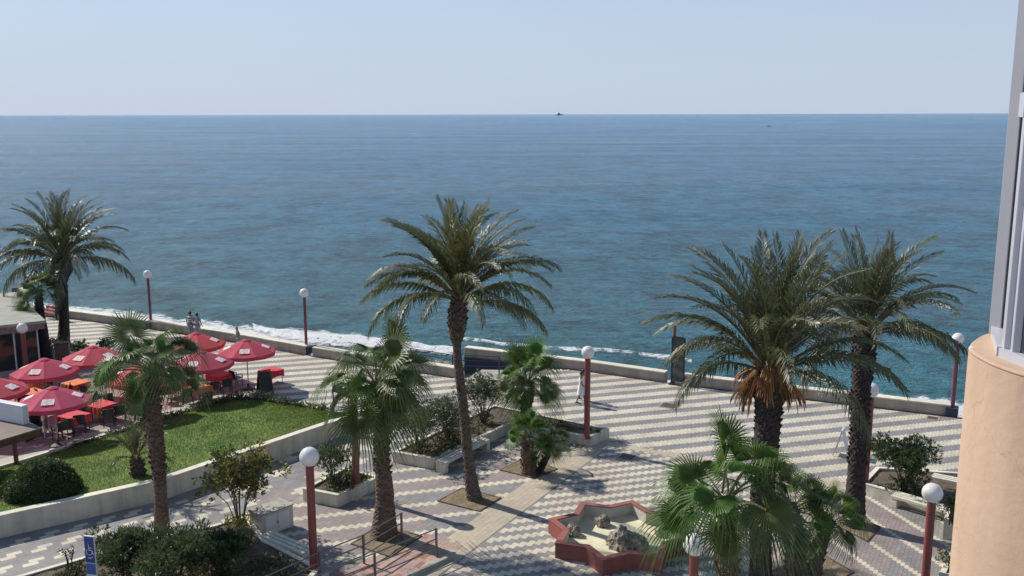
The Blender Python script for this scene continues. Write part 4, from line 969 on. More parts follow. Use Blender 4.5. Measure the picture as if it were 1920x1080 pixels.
for lab, x, y, yt, z, r, gr in [
    ('tall red lamp post with white globe in the bottom left foreground beside the railings', 587, 1066, 838, .34, .125, .295),
    ('red lamp post in the square planter, its globe hidden behind the fan palm leaves', 667, 908, 712, .42, .13, .28),
    ('red lamp post with white globe in the corner of the long planter', 1099, 821, 649, .42, .125, .275),
    ('red lamp post with white globe directly behind the slim date palm trunk', 1620, 906, 719, .42, .13, .28),
    ('red lamp post with white globe beside the peach wall at bottom right', 1732, 1100, 908, .0, .125, .295),
    ('red lamp post at the bottom edge, globe half covered by the large fan palm', 1294, 1205, 1002, .0, .125, .30),
    ('red lamp post with pinkish globe at the glass front of the terrace restaurant', 50, 712, 604, 0, .13, .28)]:
    b_ = G(x, y, z); lamp(lab, b_, Q(x, yt, b_.y).z - z, r, gr)
for lab, x, y, yt in [('globe lamp on the sea wall, left of the people at the wall', 283, 614, 505), ('globe lamp on the sea wall between the red umbrella and the fan palm', 574, 662, 540),
                      ('rightmost globe lamp on the sea wall beside the peach wall', 1783, 781, 626),
                      ('leftmost globe lamp on the sea wall, mostly behind palm fronds', 52, 584, 482)]:
    b_ = G(x, y); lamp(lab, b_, Q(x, yt, b_.y).z, .085 if x < 1000 else .10, .27, 'postsea', True)

b_ = G(1261, 718); mb = MB(); mb.lathe([(.11, 0), (.10, .02), (.09, 3.1), (.07, 3.12), (0, 3.12)], n=16); o_ = mb.build('rusty_post', mat('rusty_post_paint', (.20, .085, .05), .7, .3, 6), None); o_.location = b_; tag(o_, 'rusty reddish post rising behind the tall glass panel at the sea wall', 'post')
# ------------------------------------------------------------------ railings and ramp kerb
def railing(label, bases, h=1.0, nr=3, z=0):
    t = thing('metal_railing', label, 'railing', bases[0]); o = bases[0]
    for p in bases: mb = MB(); mb.box(p - o + Vector((0, 0, h / 2)), (.06, .06, h), UANG); mb.build('post', M['metal'], t)
    for k in range(nr):
        zz = Vector((0, 0, h - .02 - k * .34)); mb = MB(); mb.tube([p - o + zz for p in bases], .022, 8); mb.build('rail', M['metal'], t)
railing('three bar steel railing on the far side of the pink ramp', [G(500, 1138), G(599, 1090), G(681, 1056), G(752, 1013)], .98)
railing('three bar steel railing on the near side of the pink ramp', [G(560, 1150), G(702, 1092), G(817, 1044)], .98)
mb = MB(); a, b = G(700, 1115), G(846, 1046); mb.bar(a + Vector((0, 0, .06)), b + Vector((0, 0, .06)), .16, .15); o = mb.build('ramp_kerb', M['concrete'], None, bevel=.02); tag(o, 'rounded concrete kerb along the near edge of the pink ramp', 'kerb')
mb = MB(); a, b = G(492, 1138), G(612, 1082); mb.bar(a + Vector((0, 0, .1)), b + Vector((0, 0, .1)), .2, .22); o = mb.build('ramp_wall', M['white'], None, bevel=.01); tag(o, 'low white kerb wall between the red lamp post and the railing', 'kerb')

# ------------------------------------------------------------------ terrace: umbrellas, tables, chairs
M['canvas'] = mat('red_canvas', (0.58, 0.085, 0.135), 0.85, .10, 1.2, rnd=.08, trans=.35, bump=.15, bscale=8)
M['print'] = mat('white_print', (0.62, 0.52, 0.50), 0.8, .22, 9, fac_lo=.45, fac_hi=.55)
M['pole'] = mat('pale_pole', (0.36, 0.30, 0.26), 0.5, .1, 4)
M['cloth_red'] = mat('red_cloth', (0.56, 0.03, 0.045), 0.75, .12, 2, bump=.1)
M['cloth_or'] = mat('orange_cloth', (0.62, 0.17, 0.05), 0.75, .12, 2, bump=.1)
M['wicker'] = mat('dark_wicker', (0.022, 0.022, 0.032), 0.45, .3, 20, bump=.4, bscale=60)
def make_umbrella():
    t = thing('parasol', '', 'parasol', (0, 0, 0)); n = 8; Rr_ = 1.52; ze, za = 2.02, 2.62
    P_ = lambda r, k, z: Vector((r * math.cos(2 * PI * k / n), r * math.sin(2 * PI * k / n), z))
    mb = MB(); vs = []; fs = []; lv = [(0.16, za - .03), (.5, za - .16), (1.0, za - .37), (Rr_, ze)]
    for k in range(n * 4):
        for r, z in lv:
            q = (k % 4) / 4; rad = r * (math.cos(PI / n) / math.cos((q - .5) * 2 * PI / n)) if True else r
            sag = -.035 * math.sin(PI * q) * (r / Rr_); a = 2 * PI * (k / 4) / n; vs.append(Vector((rad * math.cos(a), rad * math.sin(a), z + sag)))
    m_ = len(lv); N_ = n * 4
    for k in range(N_):
        for j in range(m_ - 1): fs.append((k * m_ + j, k * m_ + j + 1, ((k + 1) % N_) * m_ + j + 1, ((k + 1) % N_) * m_ + j))
    b0 = len(vs)
    for k in range(N_): p = vs[k * m_ + m_ - 1]; vs.append(p + Vector((p.x * .01, p.y * .01, -.17 - .02 * math.sin(PI * (k % 4) / 4))))
    for k in range(N_): fs.append((k * m_ + m_ - 1, b0 + k, b0 + (k + 1) % N_, ((k + 1) % N_) * m_ + m_ - 1))
    mb.add(vs, fs); mb.build('canopy', M['canvas'], t)
    mb = MB(); mb.lathe([(.0, za + .05), (.16, za + .0), (.24, za - .045), (.25, za - .075)], n=16); mb.build('vent_cap', M['canvas'], t)
    for k in range(0, n, 2):
        a = 2 * PI * (k + .5) / n; c0 = math.cos(PI / n); d = Vector((math.cos(a), math.sin(a), 0)); s = Vector((-d.y, d.x, 0))
        def on(r, w): 
            z = za - .03 - (r / (Rr_) ) * (za - .03 - ze) / 1.0 + .035; return d * r * c0 * 1.0 + s * w + Vector((0, 0, z + .002))
        mb = MB(); mb.add([on(.84, -.24), on(1.24, -.26), on(1.24, .26), on(.84, .24)], [(0, 1, 2, 3)]); mb.build('printed_patch', M['print'], t)
    for k in range(n): mb = MB(); a = P_(.05, k, za - .12); b = P_(Rr_ - .02, k, ze - .03); mb.tube([a, b], .011, 4); mb.build('rib', M['pole'], t)
    mb = MB(); mb.tube([(0, 0, .02), (0, 0, za)], .027, 10); mb.build('pole', M['pole'], t)
    mb = MB(); mb.lathe([(0, 0.01), (.32, 0.01), (.33, .06), (.08, .11), (.05, .3), (.03, .3)], n=20); mb.build('base', M['dark'], t)
    return t
um = make_umbrella()
umbs = [(90, 770, 'red parasol second from the left, in front of the small far palm'), (-8, 812, 'red parasol cut by the left edge of the picture'), (107, 834, 'nearest red parasol, above the red table by the white wall'),
        (180, 742, 'red parasol behind the left fan palm leaves, close to the grey far table'), (268, 784, 'red parasol mostly hidden by the hanging leaves of the fan palm'), (371, 712, 'red parasol in front of the two people at the sea wall'),
        (465, 728, 'free standing red parasol at the right end of the terrace'), (382, 754, 'red parasol behind the fan palm, just below the right two')]
for i, (x, y, lab) in enumerate(umbs):
    u = um if i == 0 else copy_tree(um); u.location = G(x, y); u.rotation_euler = (0, 0, UANG + R([8, 0, 20, -12, 5, 10, 17, 0][i])); u['label'] = lab; u['group'] = 'red parasols on the terrace'
def cloth_table(label, p, rz, mat_, w=.95):
    t = thing('covered_table', label, 'table', p, rz, 'cloth covered terrace tables'); h = .76; n = 12; mb = MB(); vs = []; fs = []
    pts = []
    for k in range(4 * n):
        s, q = divmod(k, n); f = q / n; c = [(-1, -1), (1, -1), (1, 1), (-1, 1)]; a, b = c[s], c[(s + 1) % 4]; pts.append(Vector((a[0] + (b[0] - a[0]) * f, a[1] + (b[1] - a[1]) * f, 0)) * w / 2)
    N_ = len(pts)
    for j, (sc_, z) in enumerate([(1, h), (1.015, h - .02), (1.04, h - .15), (1.07, h - .30)]):
        for k, p_ in enumerate(pts):
            f = (k % n) / n; cor = abs(f - .5) * 2; wav = .012 * j * math.sin(k * 1.9); dz = -(cor ** 3) * .16 * (j / 3); q = p_ * sc_; q = q + p_.normalized() * wav; vs.append(Vector((q.x, q.y, z + dz)))
    for j in range(3):
        for k in range(N_): k2 = (k + 1) % N_; fs.append((j * N_ + k, (j + 1) * N_ + k, (j + 1) * N_ + k2, j * N_ + k2))
    fs.append(tuple(range(N_))); mb.add(vs, fs); mb.build('tablecloth', M[mat_], t)
    for sx in (-1, 1):
        for sy in (-1, 1): mb = MB(); mb.tube([(sx * w * .42, sy * w * .42, 0), (sx * w * .42, sy * w * .42, h - .03)], .02, 6); mb.build('leg', M['dark'], t)
    mb = MB(); mb.box((0, 0, h - .02), (w - .02, w - .02, .02)); mb.build('table_top', M['dark'], t)
    return t
tabs = [(140, 806, 'cloth_red', 'red covered table under the nearest parasol'), (191, 785, 'cloth_red', 'red covered table to the left of the brown fan palm trunk, middle one'), (252, 768, 'cloth_red', 'red covered table just left of the brown fan palm trunk'),
        (58, 760, 'cloth_or', 'orange covered table behind the nearest parasol'), (143, 742, 'cloth_or', 'orange covered table between two parasols, left of the hanging palm leaves'), (66, 737, 'cloth_or', 'orange covered table furthest left under the second parasol'),
        (508, 718, 'cloth_red', 'small red covered table standing alone on the promenade behind the menu board'), (412, 726, 'cloth_red', 'red covered table beside the dark chair near the free standing parasol'),
        (330, 742, 'cloth_or', 'orange covered table behind the fan palm crown'), (372, 752, 'cloth_or', 'orange covered table in the leaf shade right of the fan palm'), (290, 715, 'cloth_or', 'orange covered table far behind the fan palm crown'), (10, 785, 'cloth_red', 'red covered table at the left edge behind the white wall')]
for i, (x, y, c, lab) in enumerate(tabs): cloth_table(lab, G(x, y), UANG + R(random.uniform(-6, 6)), c, 1.0 if i != 6 else .95)
def make_chair():
    t = thing('wicker_chair', '', 'chair', (0, 0, 0))
    mb = MB(); mb.box((0, 0, .44), (.50, .48, .05)); mb.build('seat', M['wicker'], t, bevel=.015)
    mb = MB(); vs = []; 
    for j in range(4):
        z = .46 + j * .145
        for k in range(7): f = (k - 3) / 3; vs.append((f * .25, .22 + .05 * j / 3 + .05 * (1 - f * f), z - (.03 * f * f if j == 3 else 0)))
    for j in range(4):
        z = .46 + j * .145
        for k in range(7): f = (k - 3) / 3; vs.append((f * .25, .25 + .05 * j / 3 + .05 * (1 - f * f), z - (.03 * f * f if j == 3 else 0)))
    fs = []
    for j in range(3):
        for k in range(6): a = j * 7 + k; fs += [(a, a + 1, a + 8, a + 7), (28 + a + 7, 28 + a + 8, 28 + a + 1, 28 + a)]
    for k in range(6): fs.append((21 + k, 22 + k, 50 + k, 49 + k))
    mb.add(vs, fs); mb.build('backrest', M['wicker'], t)
    for sx in (-1, 1):
        mb = MB(); mb.bar((sx * .26, -.18, .66), (sx * .26, .24, .68), .045, .03); mb.bar((sx * .26, -.18, .44), (sx * .26, -.18, .66), .035); mb.build('armrest', M['wicker'], t)
        for sy in (-.19, .22): mb = MB(); mb.bar((sx * .22, sy, 0), (sx * .23, sy * .95, .44), .032); mb.build('leg', M['dark'], t)
    return t
ch = make_chair(); first = True
chairs = [(112, 822, 200, 'dark wicker chair at the left end of the nearest red table'), (126, 816, 170, 'dark wicker chair, left one on the lawn side of the nearest red table'), (150, 808, 160, 'dark wicker chair, right one on the lawn side of the nearest red table'),
          (203, 797, 165, 'dark wicker chair, left of two at the middle red table'), (225, 789, 155, 'dark wicker chair, right of two at the middle red table'), (262, 785, 160, 'dark wicker chair at the table beside the fan palm trunk, lawn side'),
          (278, 775, 150, 'dark wicker chair nearest the brown fan palm trunk'), (443, 722, 100, 'dark wicker chair on its own left of the free standing pole'), (424, 737, 170, 'dark wicker chair in leaf shade just right of the hanging fronds'),
          (396, 744, 190, 'dark wicker chair under the hanging fronds of the fan palm'), (352, 756, 160, 'dark wicker chair on the lawn side behind the fan leaves'), (386, 764, 175, 'dark wicker chair closest to the lawn under the hidden parasol'),
          (312, 752, 150, 'dark wicker chair at the orange table behind the fan palm crown'), (160, 792, 20, 'dark wicker chair on the far side of the nearest red table'), (210, 772, 15, 'dark wicker chair on the far side of the middle red table'),
          (42, 770, 180, 'dark wicker chair at the orange table behind the nearest parasol'), (80, 756, 90, 'dark wicker chair right of the orange table at left'), (120, 750, 250, 'dark wicker chair left of the orange table between two parasols'),
          (100, 742, 30, 'dark wicker chair in the shade of the second parasol'), (165, 750, 120, 'dark wicker chair right of the orange table between two parasols'), (26, 806, 100, 'dark wicker chair behind the white wall at the left edge')]
for x, y, a, lab in chairs:
    c = ch if first else copy_tree(ch); first = False; c.location = G(x, y); c.rotation_euler = (0, 0, UANG + R(a - 20)); c['label'] = lab; c['group'] = 'dark wicker chairs on the terrace'
# menu board, A-frame boards
def a_board(label, p, rz, face, frame, w=.62, h=1.15, spread=.34, name='menu_board', marks=None):
    t = thing(name, label, 'sign', p, rz)
    for sg in (-1, 1):
        th = math.atan2(spread, h); Mx = Matrix.Rotation(sg * th, 3, 'X'); c = Vector((0, sg * spread / 2, h * .53)); mb = MB(); mb.box(c, (w - .08, .012, h * .82), M=Mx); mb.build('panel', face, t)
        for sx in (-1, 1): mb = MB(); mb.bar((sx * (w / 2 - .02), sg * spread, 0), (sx * (w / 2 - .02), 0, h * 1.0), .04, .03); mb.build('leg', frame, t)
        mb = MB(); mb.bar((-w / 2, sg * .02, h - .02), (w / 2, sg * .02, h - .02), .03, .05); mb.build('top_rail', frame, t)
    if marks: marks(t)
    return t
M['board'] = mat('chalk_board', (.028, .028, .026), .7, .4, 5); M['boardframe'] = mat('board_frame', (.10, .05, .03), .6, .2, 4)
a_board('black folding menu board on the promenade in front of the red table', G(496, 738), R(38), M['board'], M['boardframe'], .68, 1.25)
M['plastic'] = mat('white_plastic', (.62, .64, .66), .4, .05, 3)
a_board('white folding sandwich board alone on the promenade left of the date palm', G(1576, 855), R(62), M['plastic'], M['plastic'], .55, 1.15, .30, 'sandwich_board')
a_board('leaning folding board with red face between the far left palms', G(118, 688), R(20), M['boardframe'], M['concrete'], .8, 1.5, .5)
# round pale green table
t = thing('round_table', 'pale green round table behind the parasols near the far left palms', 'table', G(135, 686)); mb = MB(); mb.lathe([(0, .74), (.48, .74), (.48, .71), (0, .71)], n=24); mb.build('table_top', mat('pale_green', (.30, .46, .38), .5, .08, 3), t)
mb = MB(); mb.tube([(0, 0, 0.02), (0, 0, .71)], .035, 8); mb.lathe([(0, .03), (.25, .02), (.25, 0)], n=16); mb.build('pedestal', M['dark'], t)

# ------------------------------------------------------------------ restaurant at the left edge
M['roofgrey'] = mat('flat_roof_felt', (.30, .30, .26), .9, .15, .8, bump=.2); M['fascia'] = mat('roof_fascia', (.20, .165, .14), .8, .3, 6); M['wallgrey'] = mat('restaurant_wall', (.30, .30, .31), .8, .1, 2)
g_ = bpy.data.materials.new('window_glass'); g_.use_nodes = True; b_ = g_.node_tree.nodes['Principled BSDF']; b_.inputs['Base Color'].default_value = (.035, .045, .05, 1); b_.inputs['Roughness'].default_value = .05; b_.inputs['Alpha'].default_value = .72; M['glass'] = g_
c0, c1_ = G(78, 700), G(-190, 738); ax_ = (c1_ - c0).normalized(); pr = Vector((-ax_.y, ax_.x, 0)); 
if pr.y < 0: pr = -pr
t = thing('restaurant', 'single storey terrace restaurant with glass front and flat grey roof at the left edge', 'building', c0); dpt = 9.5; Lr = (c1_ - c0).length
def rp(a, b, z): return ax_ * a + pr * b + Vector((0, 0, z))
def rpoly(a0, a1, b0, b1): return [lp(rp(a0, b0, 0)), lp(rp(a1, b0, 0)), lp(rp(a1, b1, 0)), lp(rp(a0, b1, 0))]
HR = 2.62
mb = MB(); mb.prism(rpoly(-.35, Lr, -.5, dpt + .3), HR + .30, HR + .46); mb.build('roof', M['roofgrey'], t, bevel=.02)
mb = MB(); mb.prism(rpoly(-.30, Lr, -.45, dpt + .25), HR, HR + .30); mb.build('fascia', M['fascia'], t)
mb = MB(); mb.prism(rpoly(0, Lr, -.02, .16), -.02, .45); mb.prism(rpoly(0, Lr, -.0, .14), HR - .15, HR); mb.prism(rpoly(0, .16, .16, dpt), -.02, .45); mb.prism(rpoly(0, .14, .14, dpt), HR - .15, HR); mb.prism(rpoly(0, Lr, dpt - .2, dpt), -.02, HR); mb.build('wall', M['wallgrey'], t)
mb = MB(); mb.prism(rpoly(.2, Lr, .2, dpt - .3), -.02, .03); mb.build('floor', M['wallgrey'], t)
def frame_win(a, b0, horizontal=True, w=1.1):
    mb = MB()
    if horizontal: mb.prism(rpoly(a, a + .07, .03, .10), .45, HR - .15)
    else: mb.prism(rpoly(.03, .10, a, a + .07), .45, HR - .15)
    f = mb.build('window_frame', M['plastic'], t)
    mb = MB()
    if horizontal: mb.prism(rpoly(a + .08, a + w, .055, .07), .45, HR - .15)
    else: mb.prism(rpoly(.055, .07, a + .08, a + w), .45, HR - .15)
    mb.build('pane', M['glass'], f)
for k in range(5): frame_win(.02 + k * 1.15, 0)
for k in range(7): frame_win(.2 + k * 1.3, 0, False, 1.28)
# white parapet wall and brown shelter roof, lower left
t = thing('terrace_shelter', 'brown roofed shelter with a white back wall at the left edge', 'shelter', G(30, 872)); o = G(30, 872); zt_ = 2.25
def sp(x, y, z): return G(x, y, z) - o
rp1 = [sp(-190, 862, zt_), sp(0, 822, zt_), sp(74, 800, zt_), sp(30, 782, zt_), sp(-200, 742, zt_)]
mb = MB(); mb.prism([lp(p) for p in rp1], zt_ - .32, zt_ - .05); mb.build('fascia', mat('brown_fascia', (.13, .055, .03), .6, .25, 3), t)
mb = MB(); mb.prism(inset(ccw([Vector(lp(p)) for p in rp1]), -.05), zt_ - .05, zt_); mb.build('roof', mat('brown_grey_roof', (.20, .155, .13), .85, .12, 1.5), t)
w0, w1 = sp(-200, 745, zt_), sp(43, 795, zt_)
mb = MB(); mb.prism([lp(w0), lp(w1), lp(w1 + Vector((.1, .25, 0))), lp(w0 + Vector((.1, .25, 0)))], zt_, zt_ + .75); mb.build('back_wall', M['plastic'], t, bevel=.01)
for x, y in [(30, 872), (-60, 905)]:
    mb = MB(); p = G(x, y) - o; mb.box(p + Vector((0, 0, (zt_ - .3) / 2)), (.13, .13, zt_ - .3)); mb.build('post', mat('brown_post', (.16, .07, .04), .6, .2, 3), t)
mb = MB(); 
for k in range(3): p = G(60 + k * 3, 822 - k * 3) - o; mb.box(p + Vector((0, 0, .5)), (.9, .012, 1.0), UANG + .3)
mb.build('glass_screen', M['glass'], t)
# glass windbreak leaning piece near the nearest table
t = thing('wind_screen', 'small glass wind screen in a pale frame beside the nearest red table', 'screen', G(86, 812), UANG + .8)
mb = MB(); mb.box((0, 0, .6), (.9, .012, 1.05)); mb.build('pane', M['glass'], t)
mb = MB(); mb.bar((-.47, 0, 0), (-.47, 0, 1.2), .05); mb.bar((.47, 0, 0), (.47, 0, 1.2), .05); mb.bar((-.47, 0, 1.17), (.47, 0, 1.17), .05); mb.build('frame', M['plastic'], t)

# ------------------------------------------------------------------ info panel, poles, bin
pa, pb = G(1257, 722), G(1279, 724); c = G(1269, 722); t = thing('glass_panel', 'tall dark glass information panel standing at the sea wall', 'panel', c, R(-28)); hh = 2.55
M['panelglass'] = mat('panel_glass', (.03, .05, .055), .08, .3, 1.2, spec=.8)
mb = MB(); mb.box((0, 0, hh / 2 + .1), (.60, .035, hh - .1)); mb.build('glass', M['panelglass'], t)
for sx in (-1, 1): mb = MB(); mb.box((sx * .33, 0, hh / 2), (.06, .10, hh)); mb.build('frame_post', M['dark'], t)
mb = MB(); mb.box((0, 0, .04), (.85, .4, .08)); mb.build('base', M['dark'], t)
t = thing('info_sign', 'dark information board on two thin posts at the lawn corner, behind palm leaves', 'sign', G(640, 785)); o = G(640, 785)
for x, y in [(625, 778), (654, 792)]: mb = MB(); mb.tube([G(x, y) - o, G(x, y) - o + Vector((0, 0, 1.75))], .035, 8); mb.build('post', M['boardframe'], t)
mb = MB(); a = G(625, 778) - o; b = G(654, 792) - o; mb.bar(a + Vector((0, 0, 1.5)), b + Vector((0, 0, 1.5)), .03, .65); mb.build('panel', M['dark'], t)
t = thing('litter_bin', 'dark blue box bin on a thin pole at the far left beach access', 'bin', G(38, 580)); mb = MB(); mb.box((0, 0, 1.25), (.75, .5, .95)); mb.build('bin_box', M['darkblue'], t, bevel=.03); mb = MB(); mb.tube([(0, 0, 0), (0, 0, .8)], .04, 6); mb.build('pole', M['pole'], t)
t = thing('red_bench', 'low red metal bench against the sea wall at far left', 'bench', G(95, 596), R(-28))
for k in range(3): mb = MB(); mb.box((0, -.1 + k * .12, .44), (1.6, .09, .03)); mb.build('slat', M['cloth_red'], t)
mb = MB(); mb.box((0, .27, .75), (1.6, .03, .2)); mb.build('backrest', M['cloth_red'], t)
for sx in (-1, 1): mb = MB(); mb.bar((sx * .7, -.12, 0), (sx * .7, -.12, .43), .04); mb.bar((sx * .7, .2, 0), (sx * .7, .28, .85), .04); mb.build('leg', M['dark'], t)
# blue sign with wheelchair symbol
sb = G(177, 1142); t = thing('access_sign', 'tall blue sign with white wheelchair symbol and yellow foot at the bottom left', 'sign', sb, R(-12)); W_ = .30
M['signblue'] = mat('sign_blue', (.02, .045, .22), .4, .05, 3); M['signblue2'] = mat('sign_blue_light', (.05, .12, .32), .4, .05, 3); M['signwhite'] = mat('sign_white', (.7, .7, .7), .5, .03, 3); M['signyellow'] = mat('sign_yellow', (.50, .34, .05), .5, .05, 3)
ht = 2.28; mb = MB(); mb.box((0, 0, ht - .68), (W_ + .04, .05, 1.36)); mb.build('backing', M['signwhite'], t, bevel=.02)
mb = MB(); mb.box((0, -.027, ht - .42), (W_, .012, .78)); mb.build('blue_face', M['signblue'], t)
mb = MB(); mb.box((0, -.027, ht - 1.0), (W_, .012, .33)); mb.build('light_blue_face', M['signblue2'], t)
mb = MB(); mb.box((0, -.0, ht - 1.75), (W_ + .04, .05, .78)); mb.build('yellow_face', M['signyellow'], t)
mb = MB(); yy = -.037; zc = ht - .45
mb.tube([(-.02, yy, zc + .22), (-.02, yy, zc + .221)], .035, 10)
def seg(a, b, w=.02): mb.box((((a[0] + b[0]) / 2), yy, (a[1] + b[1]) / 2), (math.hypot(b[0] - a[0], b[1] - a[1]) + w, .006, w), M=Matrix.Rotation(-math.atan2(b[1] - a[1], b[0] - a[0]), 3, 'Y'))
seg((-.02, zc + .17), (-.01, zc + .02)); seg((-.01, zc + .10), (.07, zc + .09)); seg((-.01, zc + .02), (.08, zc + .02)); seg((.08, zc + .02), (.11, zc - .09)); seg((.11, zc - .09), (.14, zc - .08))
for k in range(10):
    a0 = PI * .75 + k * .42; a1 = a0 + .44; seg((-.01 + .09 * math.cos(a0), zc - .03 + .09 * math.sin(a0)), (-.01 + .09 * math.cos(a1), zc - .03 + .09 * math.sin(a1)), .016)
seg((.02, zc - .22), (.09, zc - .17), .018); seg((.02, zc - .22), (-.06, zc - .21), .018)
mb.build('wheelchair_symbol', M['signwhite'], t)
# ------------------------------------------------------------------ ship on the horizon
sx_, sy_ = 1350, 15000; t = thing('ship', 'small grey ship with one mast on the horizon', 'ship', (715, 14500, SEAZ)); M['shipgrey'] = mat('ship_grey', (.10, .13, .16), .7, .1, .1)
mb = MB(); vs = [(-46, -7, 0), (46, -7, 0), (46, 7, 0), (-46, 7, 0), (-52, -8, 9), (60, -4, 12), (60, 4, 12), (-52, 8, 9)]; mb.add(vs, [(0, 3, 2, 1), (4, 5, 6, 7), (0, 1, 5, 4), (1, 2, 6, 5), (2, 3, 7, 6), (3, 0, 4, 7)]); mb.build('hull', M['shipgrey'], t)
mb = MB(); mb.box((-10, 0, 17), (34, 12, 14)); mb.box((-12, 0, 28), (16, 10, 10)); mb.build('superstructure', M['shipgrey'], t)
mb = MB(); mb.tube([(-8, 0, 30), (-8, 0, 52)], 1.6, 6); mb.tube([(28, 0, 11), (28, 0, 30)], 1.2, 6); mb.build('mast', M['shipgrey'], t); t.scale = (1.0, 1.0, 1.1)
t = thing('small_boat', 'tiny dark boat low on the water at right, well below the horizon', 'boat', G(1442, 238, SEAZ)); mb = MB(); mb.add([(-3, -.8, 0), (3, -.8, 0), (3, .8, 0), (-3, .8, 0), (-3.3, -1, .9), (4, -.3, 1.2), (4, .3, 1.2), (-3.3, 1, .9)], [(0, 3, 2, 1), (4, 5, 6, 7), (0, 1, 5, 4), (1, 2, 6, 5), (2, 3, 7, 6), (3, 0, 4, 7)]); mb.build('hull', M['shipgrey'], t); mb = MB(); mb.box((-.6, 0, 1.4), (2, 1.2, .9)); mb.build('cabin', M['shipgrey'], t); t.scale = (.8, .8, .6)

# ------------------------------------------------------------------ balcony corner at the right edge
M['peach'] = mat('peach_render', (.47, .325, .228), .9, .06, 2.5, bump=.22, bscale=26, stain=.16, streak=True, detail=9)
def overlay(m, kind, col, lo, hi, scale):
    # hairline cracks or chipped paint over an existing colour
    nt = m.node_tree; N = nt.nodes; L = nt.links; b = N['Principled BSDF']; src = b.inputs['Base Color'].links[0].from_socket; g = N.new('ShaderNodeNewGeometry')
    n = N.new('ShaderNodeTexNoise'); n.inputs['Scale'].default_value = scale; n.inputs['Detail'].default_value = 6; L.new(g.outputs['Position'], n.inputs['Vector']); fac = n.outputs[0]
    mr = N.new('ShaderNodeMapRange'); mr.inputs[1].default_value = lo; mr.inputs[2].default_value = hi
    if kind == 'crack':
        sb = N.new('ShaderNodeVectorMath'); sb.operation = 'MULTIPLY_ADD'; sb.inputs[1].default_value = (.35, .35, .35); L.new(n.outputs['Color'], sb.inputs[0]); L.new(g.outputs['Position'], sb.inputs[2])
        v = N.new('ShaderNodeTexVoronoi'); v.feature = 'DISTANCE_TO_EDGE'; v.inputs['Scale'].default_value = 1.9; L.new(sb.outputs[0], v.inputs['Vector'])
        mr.inputs[1].default_value = .0035; mr.inputs[2].default_value = 0; L.new(v.outputs['Distance'], mr.inputs[0])
        k = N.new('ShaderNodeTexNoise'); k.inputs['Scale'].default_value = 1.7; L.new(g.outputs['Position'], k.inputs['Vector']); k2 = N.new('ShaderNodeMapRange'); k2.inputs[1].default_value = .52; k2.inputs[2].default_value = .6; L.new(k.outputs[0], k2.inputs[0])
        mu = N.new('ShaderNodeMath'); mu.operation = 'MULTIPLY'; L.new(mr.outputs[0], mu.inputs[0]); L.new(k2.outputs[0], mu.inputs[1]); f = mu.outputs[0]
    else: L.new(fac, mr.inputs[0]); f = mr.outputs[0]
    mx = N.new('ShaderNodeMix'); mx.data_type = 'RGBA'; mx.inputs[7].default_value = (*col, 1); L.new(f, mx.inputs[0]); L.new(src, mx.inputs[6]); L.new(mx.outputs[2], b.inputs['Base Color'])
M['sill'] = M['peach'].copy(); M['sill'].name = 'peach_sill'; overlay(M['sill'], 'chip', (.62, .56, .42), .66, .69, 14)
overlay(M['peach'], 'crack', (.36, .24, .16), 0, 0, 5)
zt_ = CAMH - .745
rim = [(1815, 653), (1819, 645), (1826, 639), (1836, 632), (1848, 627), (1862, 624)]
front = [(1818, 657), (1826, 664), (1838, 671), (1855, 680), (1875, 688), (1897, 696), (1920, 703), (1990, 722)]
ctl = [G(x, y, zt_) for x, y in rim[::-1]] + [G(x, y, zt_) for x, y in front]; pts = []
for i in range(len(ctl) - 1):
    p0, p1_, p2_, p3_ = ctl[max(0, i - 1)], ctl[i], ctl[i + 1], ctl[min(len(ctl) - 1, i + 2)]
    for q in range(5): k = q / 5; pts.append(0.5 * ((2 * p1_) + (p2_ - p0) * k + (2 * p0 - 5 * p1_ + 4 * p2_ - p3_) * k * k + (3 * p1_ - p0 - 3 * p2_ + p3_) * k ** 3))
pts.append(ctl[-1])
for _ in range(3): pts = [pts[0]] + [(pts[i - 1] + pts[i] * 2 + pts[i + 1]) / 4 for i in range(1, len(pts) - 1)] + [pts[-1]]
pts += [Vector((pts[-1].x + 3, pts[-1].y - .9, 0)), Vector((pts[-1].x + 3, pts[0].y + .35, 0)), Vector((pts[0].x + .35, pts[0].y + .06, 0))]
t = thing('balcony_corner', 'peach rendered balcony corner with white sliding window frames at the right edge', 'building', (0, 0, 0)); poly = ccw([Vector(lp(p)) for p in pts])
mb = MB(); mb.prism([tuple(p) for p in poly], -.02, zt_ - .012); o = mb.build('wall', M['peach'], t)
mb = MB(); mb.prism([tuple(p) for p in poly], zt_ - .012, zt_); mb.build('sill', M['sill'], t, bevel=.008)
M['alu'] = mat('white_aluminium', (.46, .46, .50), .35, .04, 4, spec=.6)
M['alu2'] = mat('grey_aluminium', (.30, .30, .33), .35, .04, 4, spec=.6)
def wp(x, y): return G(x, y, zt_)
p1, p2, p3, p4 = wp(1869, 630), wp(1887, 671), wp(1903, 677), wp(1962, 700)
def post(p, w, d, rz, m_, z1=3.2): mb = MB(); mb.box(p + Vector((0, 0, z1 / 2)), (w, d, z1), rz); return mb
fr = post(p1, .030, .05, R(20), None).build('window_frame', M['alu2'], t, bevel=.003)
fr2 = post(p2, .030, .05, R(-20), None).build('window_frame', M['alu'], t, bevel=.003)
fr3 = post(p3, .032, .05, R(-20), None).build('window_frame', M['alu'], t, bevel=.003)
fr4 = post(p4, .04, .05, R(-20), None).build('window_frame', M['alu'], t, bevel=.003)
mb = MB(); mb.bar(p1 + Vector((.01, 0, .015)), p2 + Vector((0, 0, .015)), .06, .03); mb.bar(p2 + Vector((0, 0, .015)), p4 + Vector((0, 0, .015)), .06, .03); mb.build('window_track', M['alu'], t)
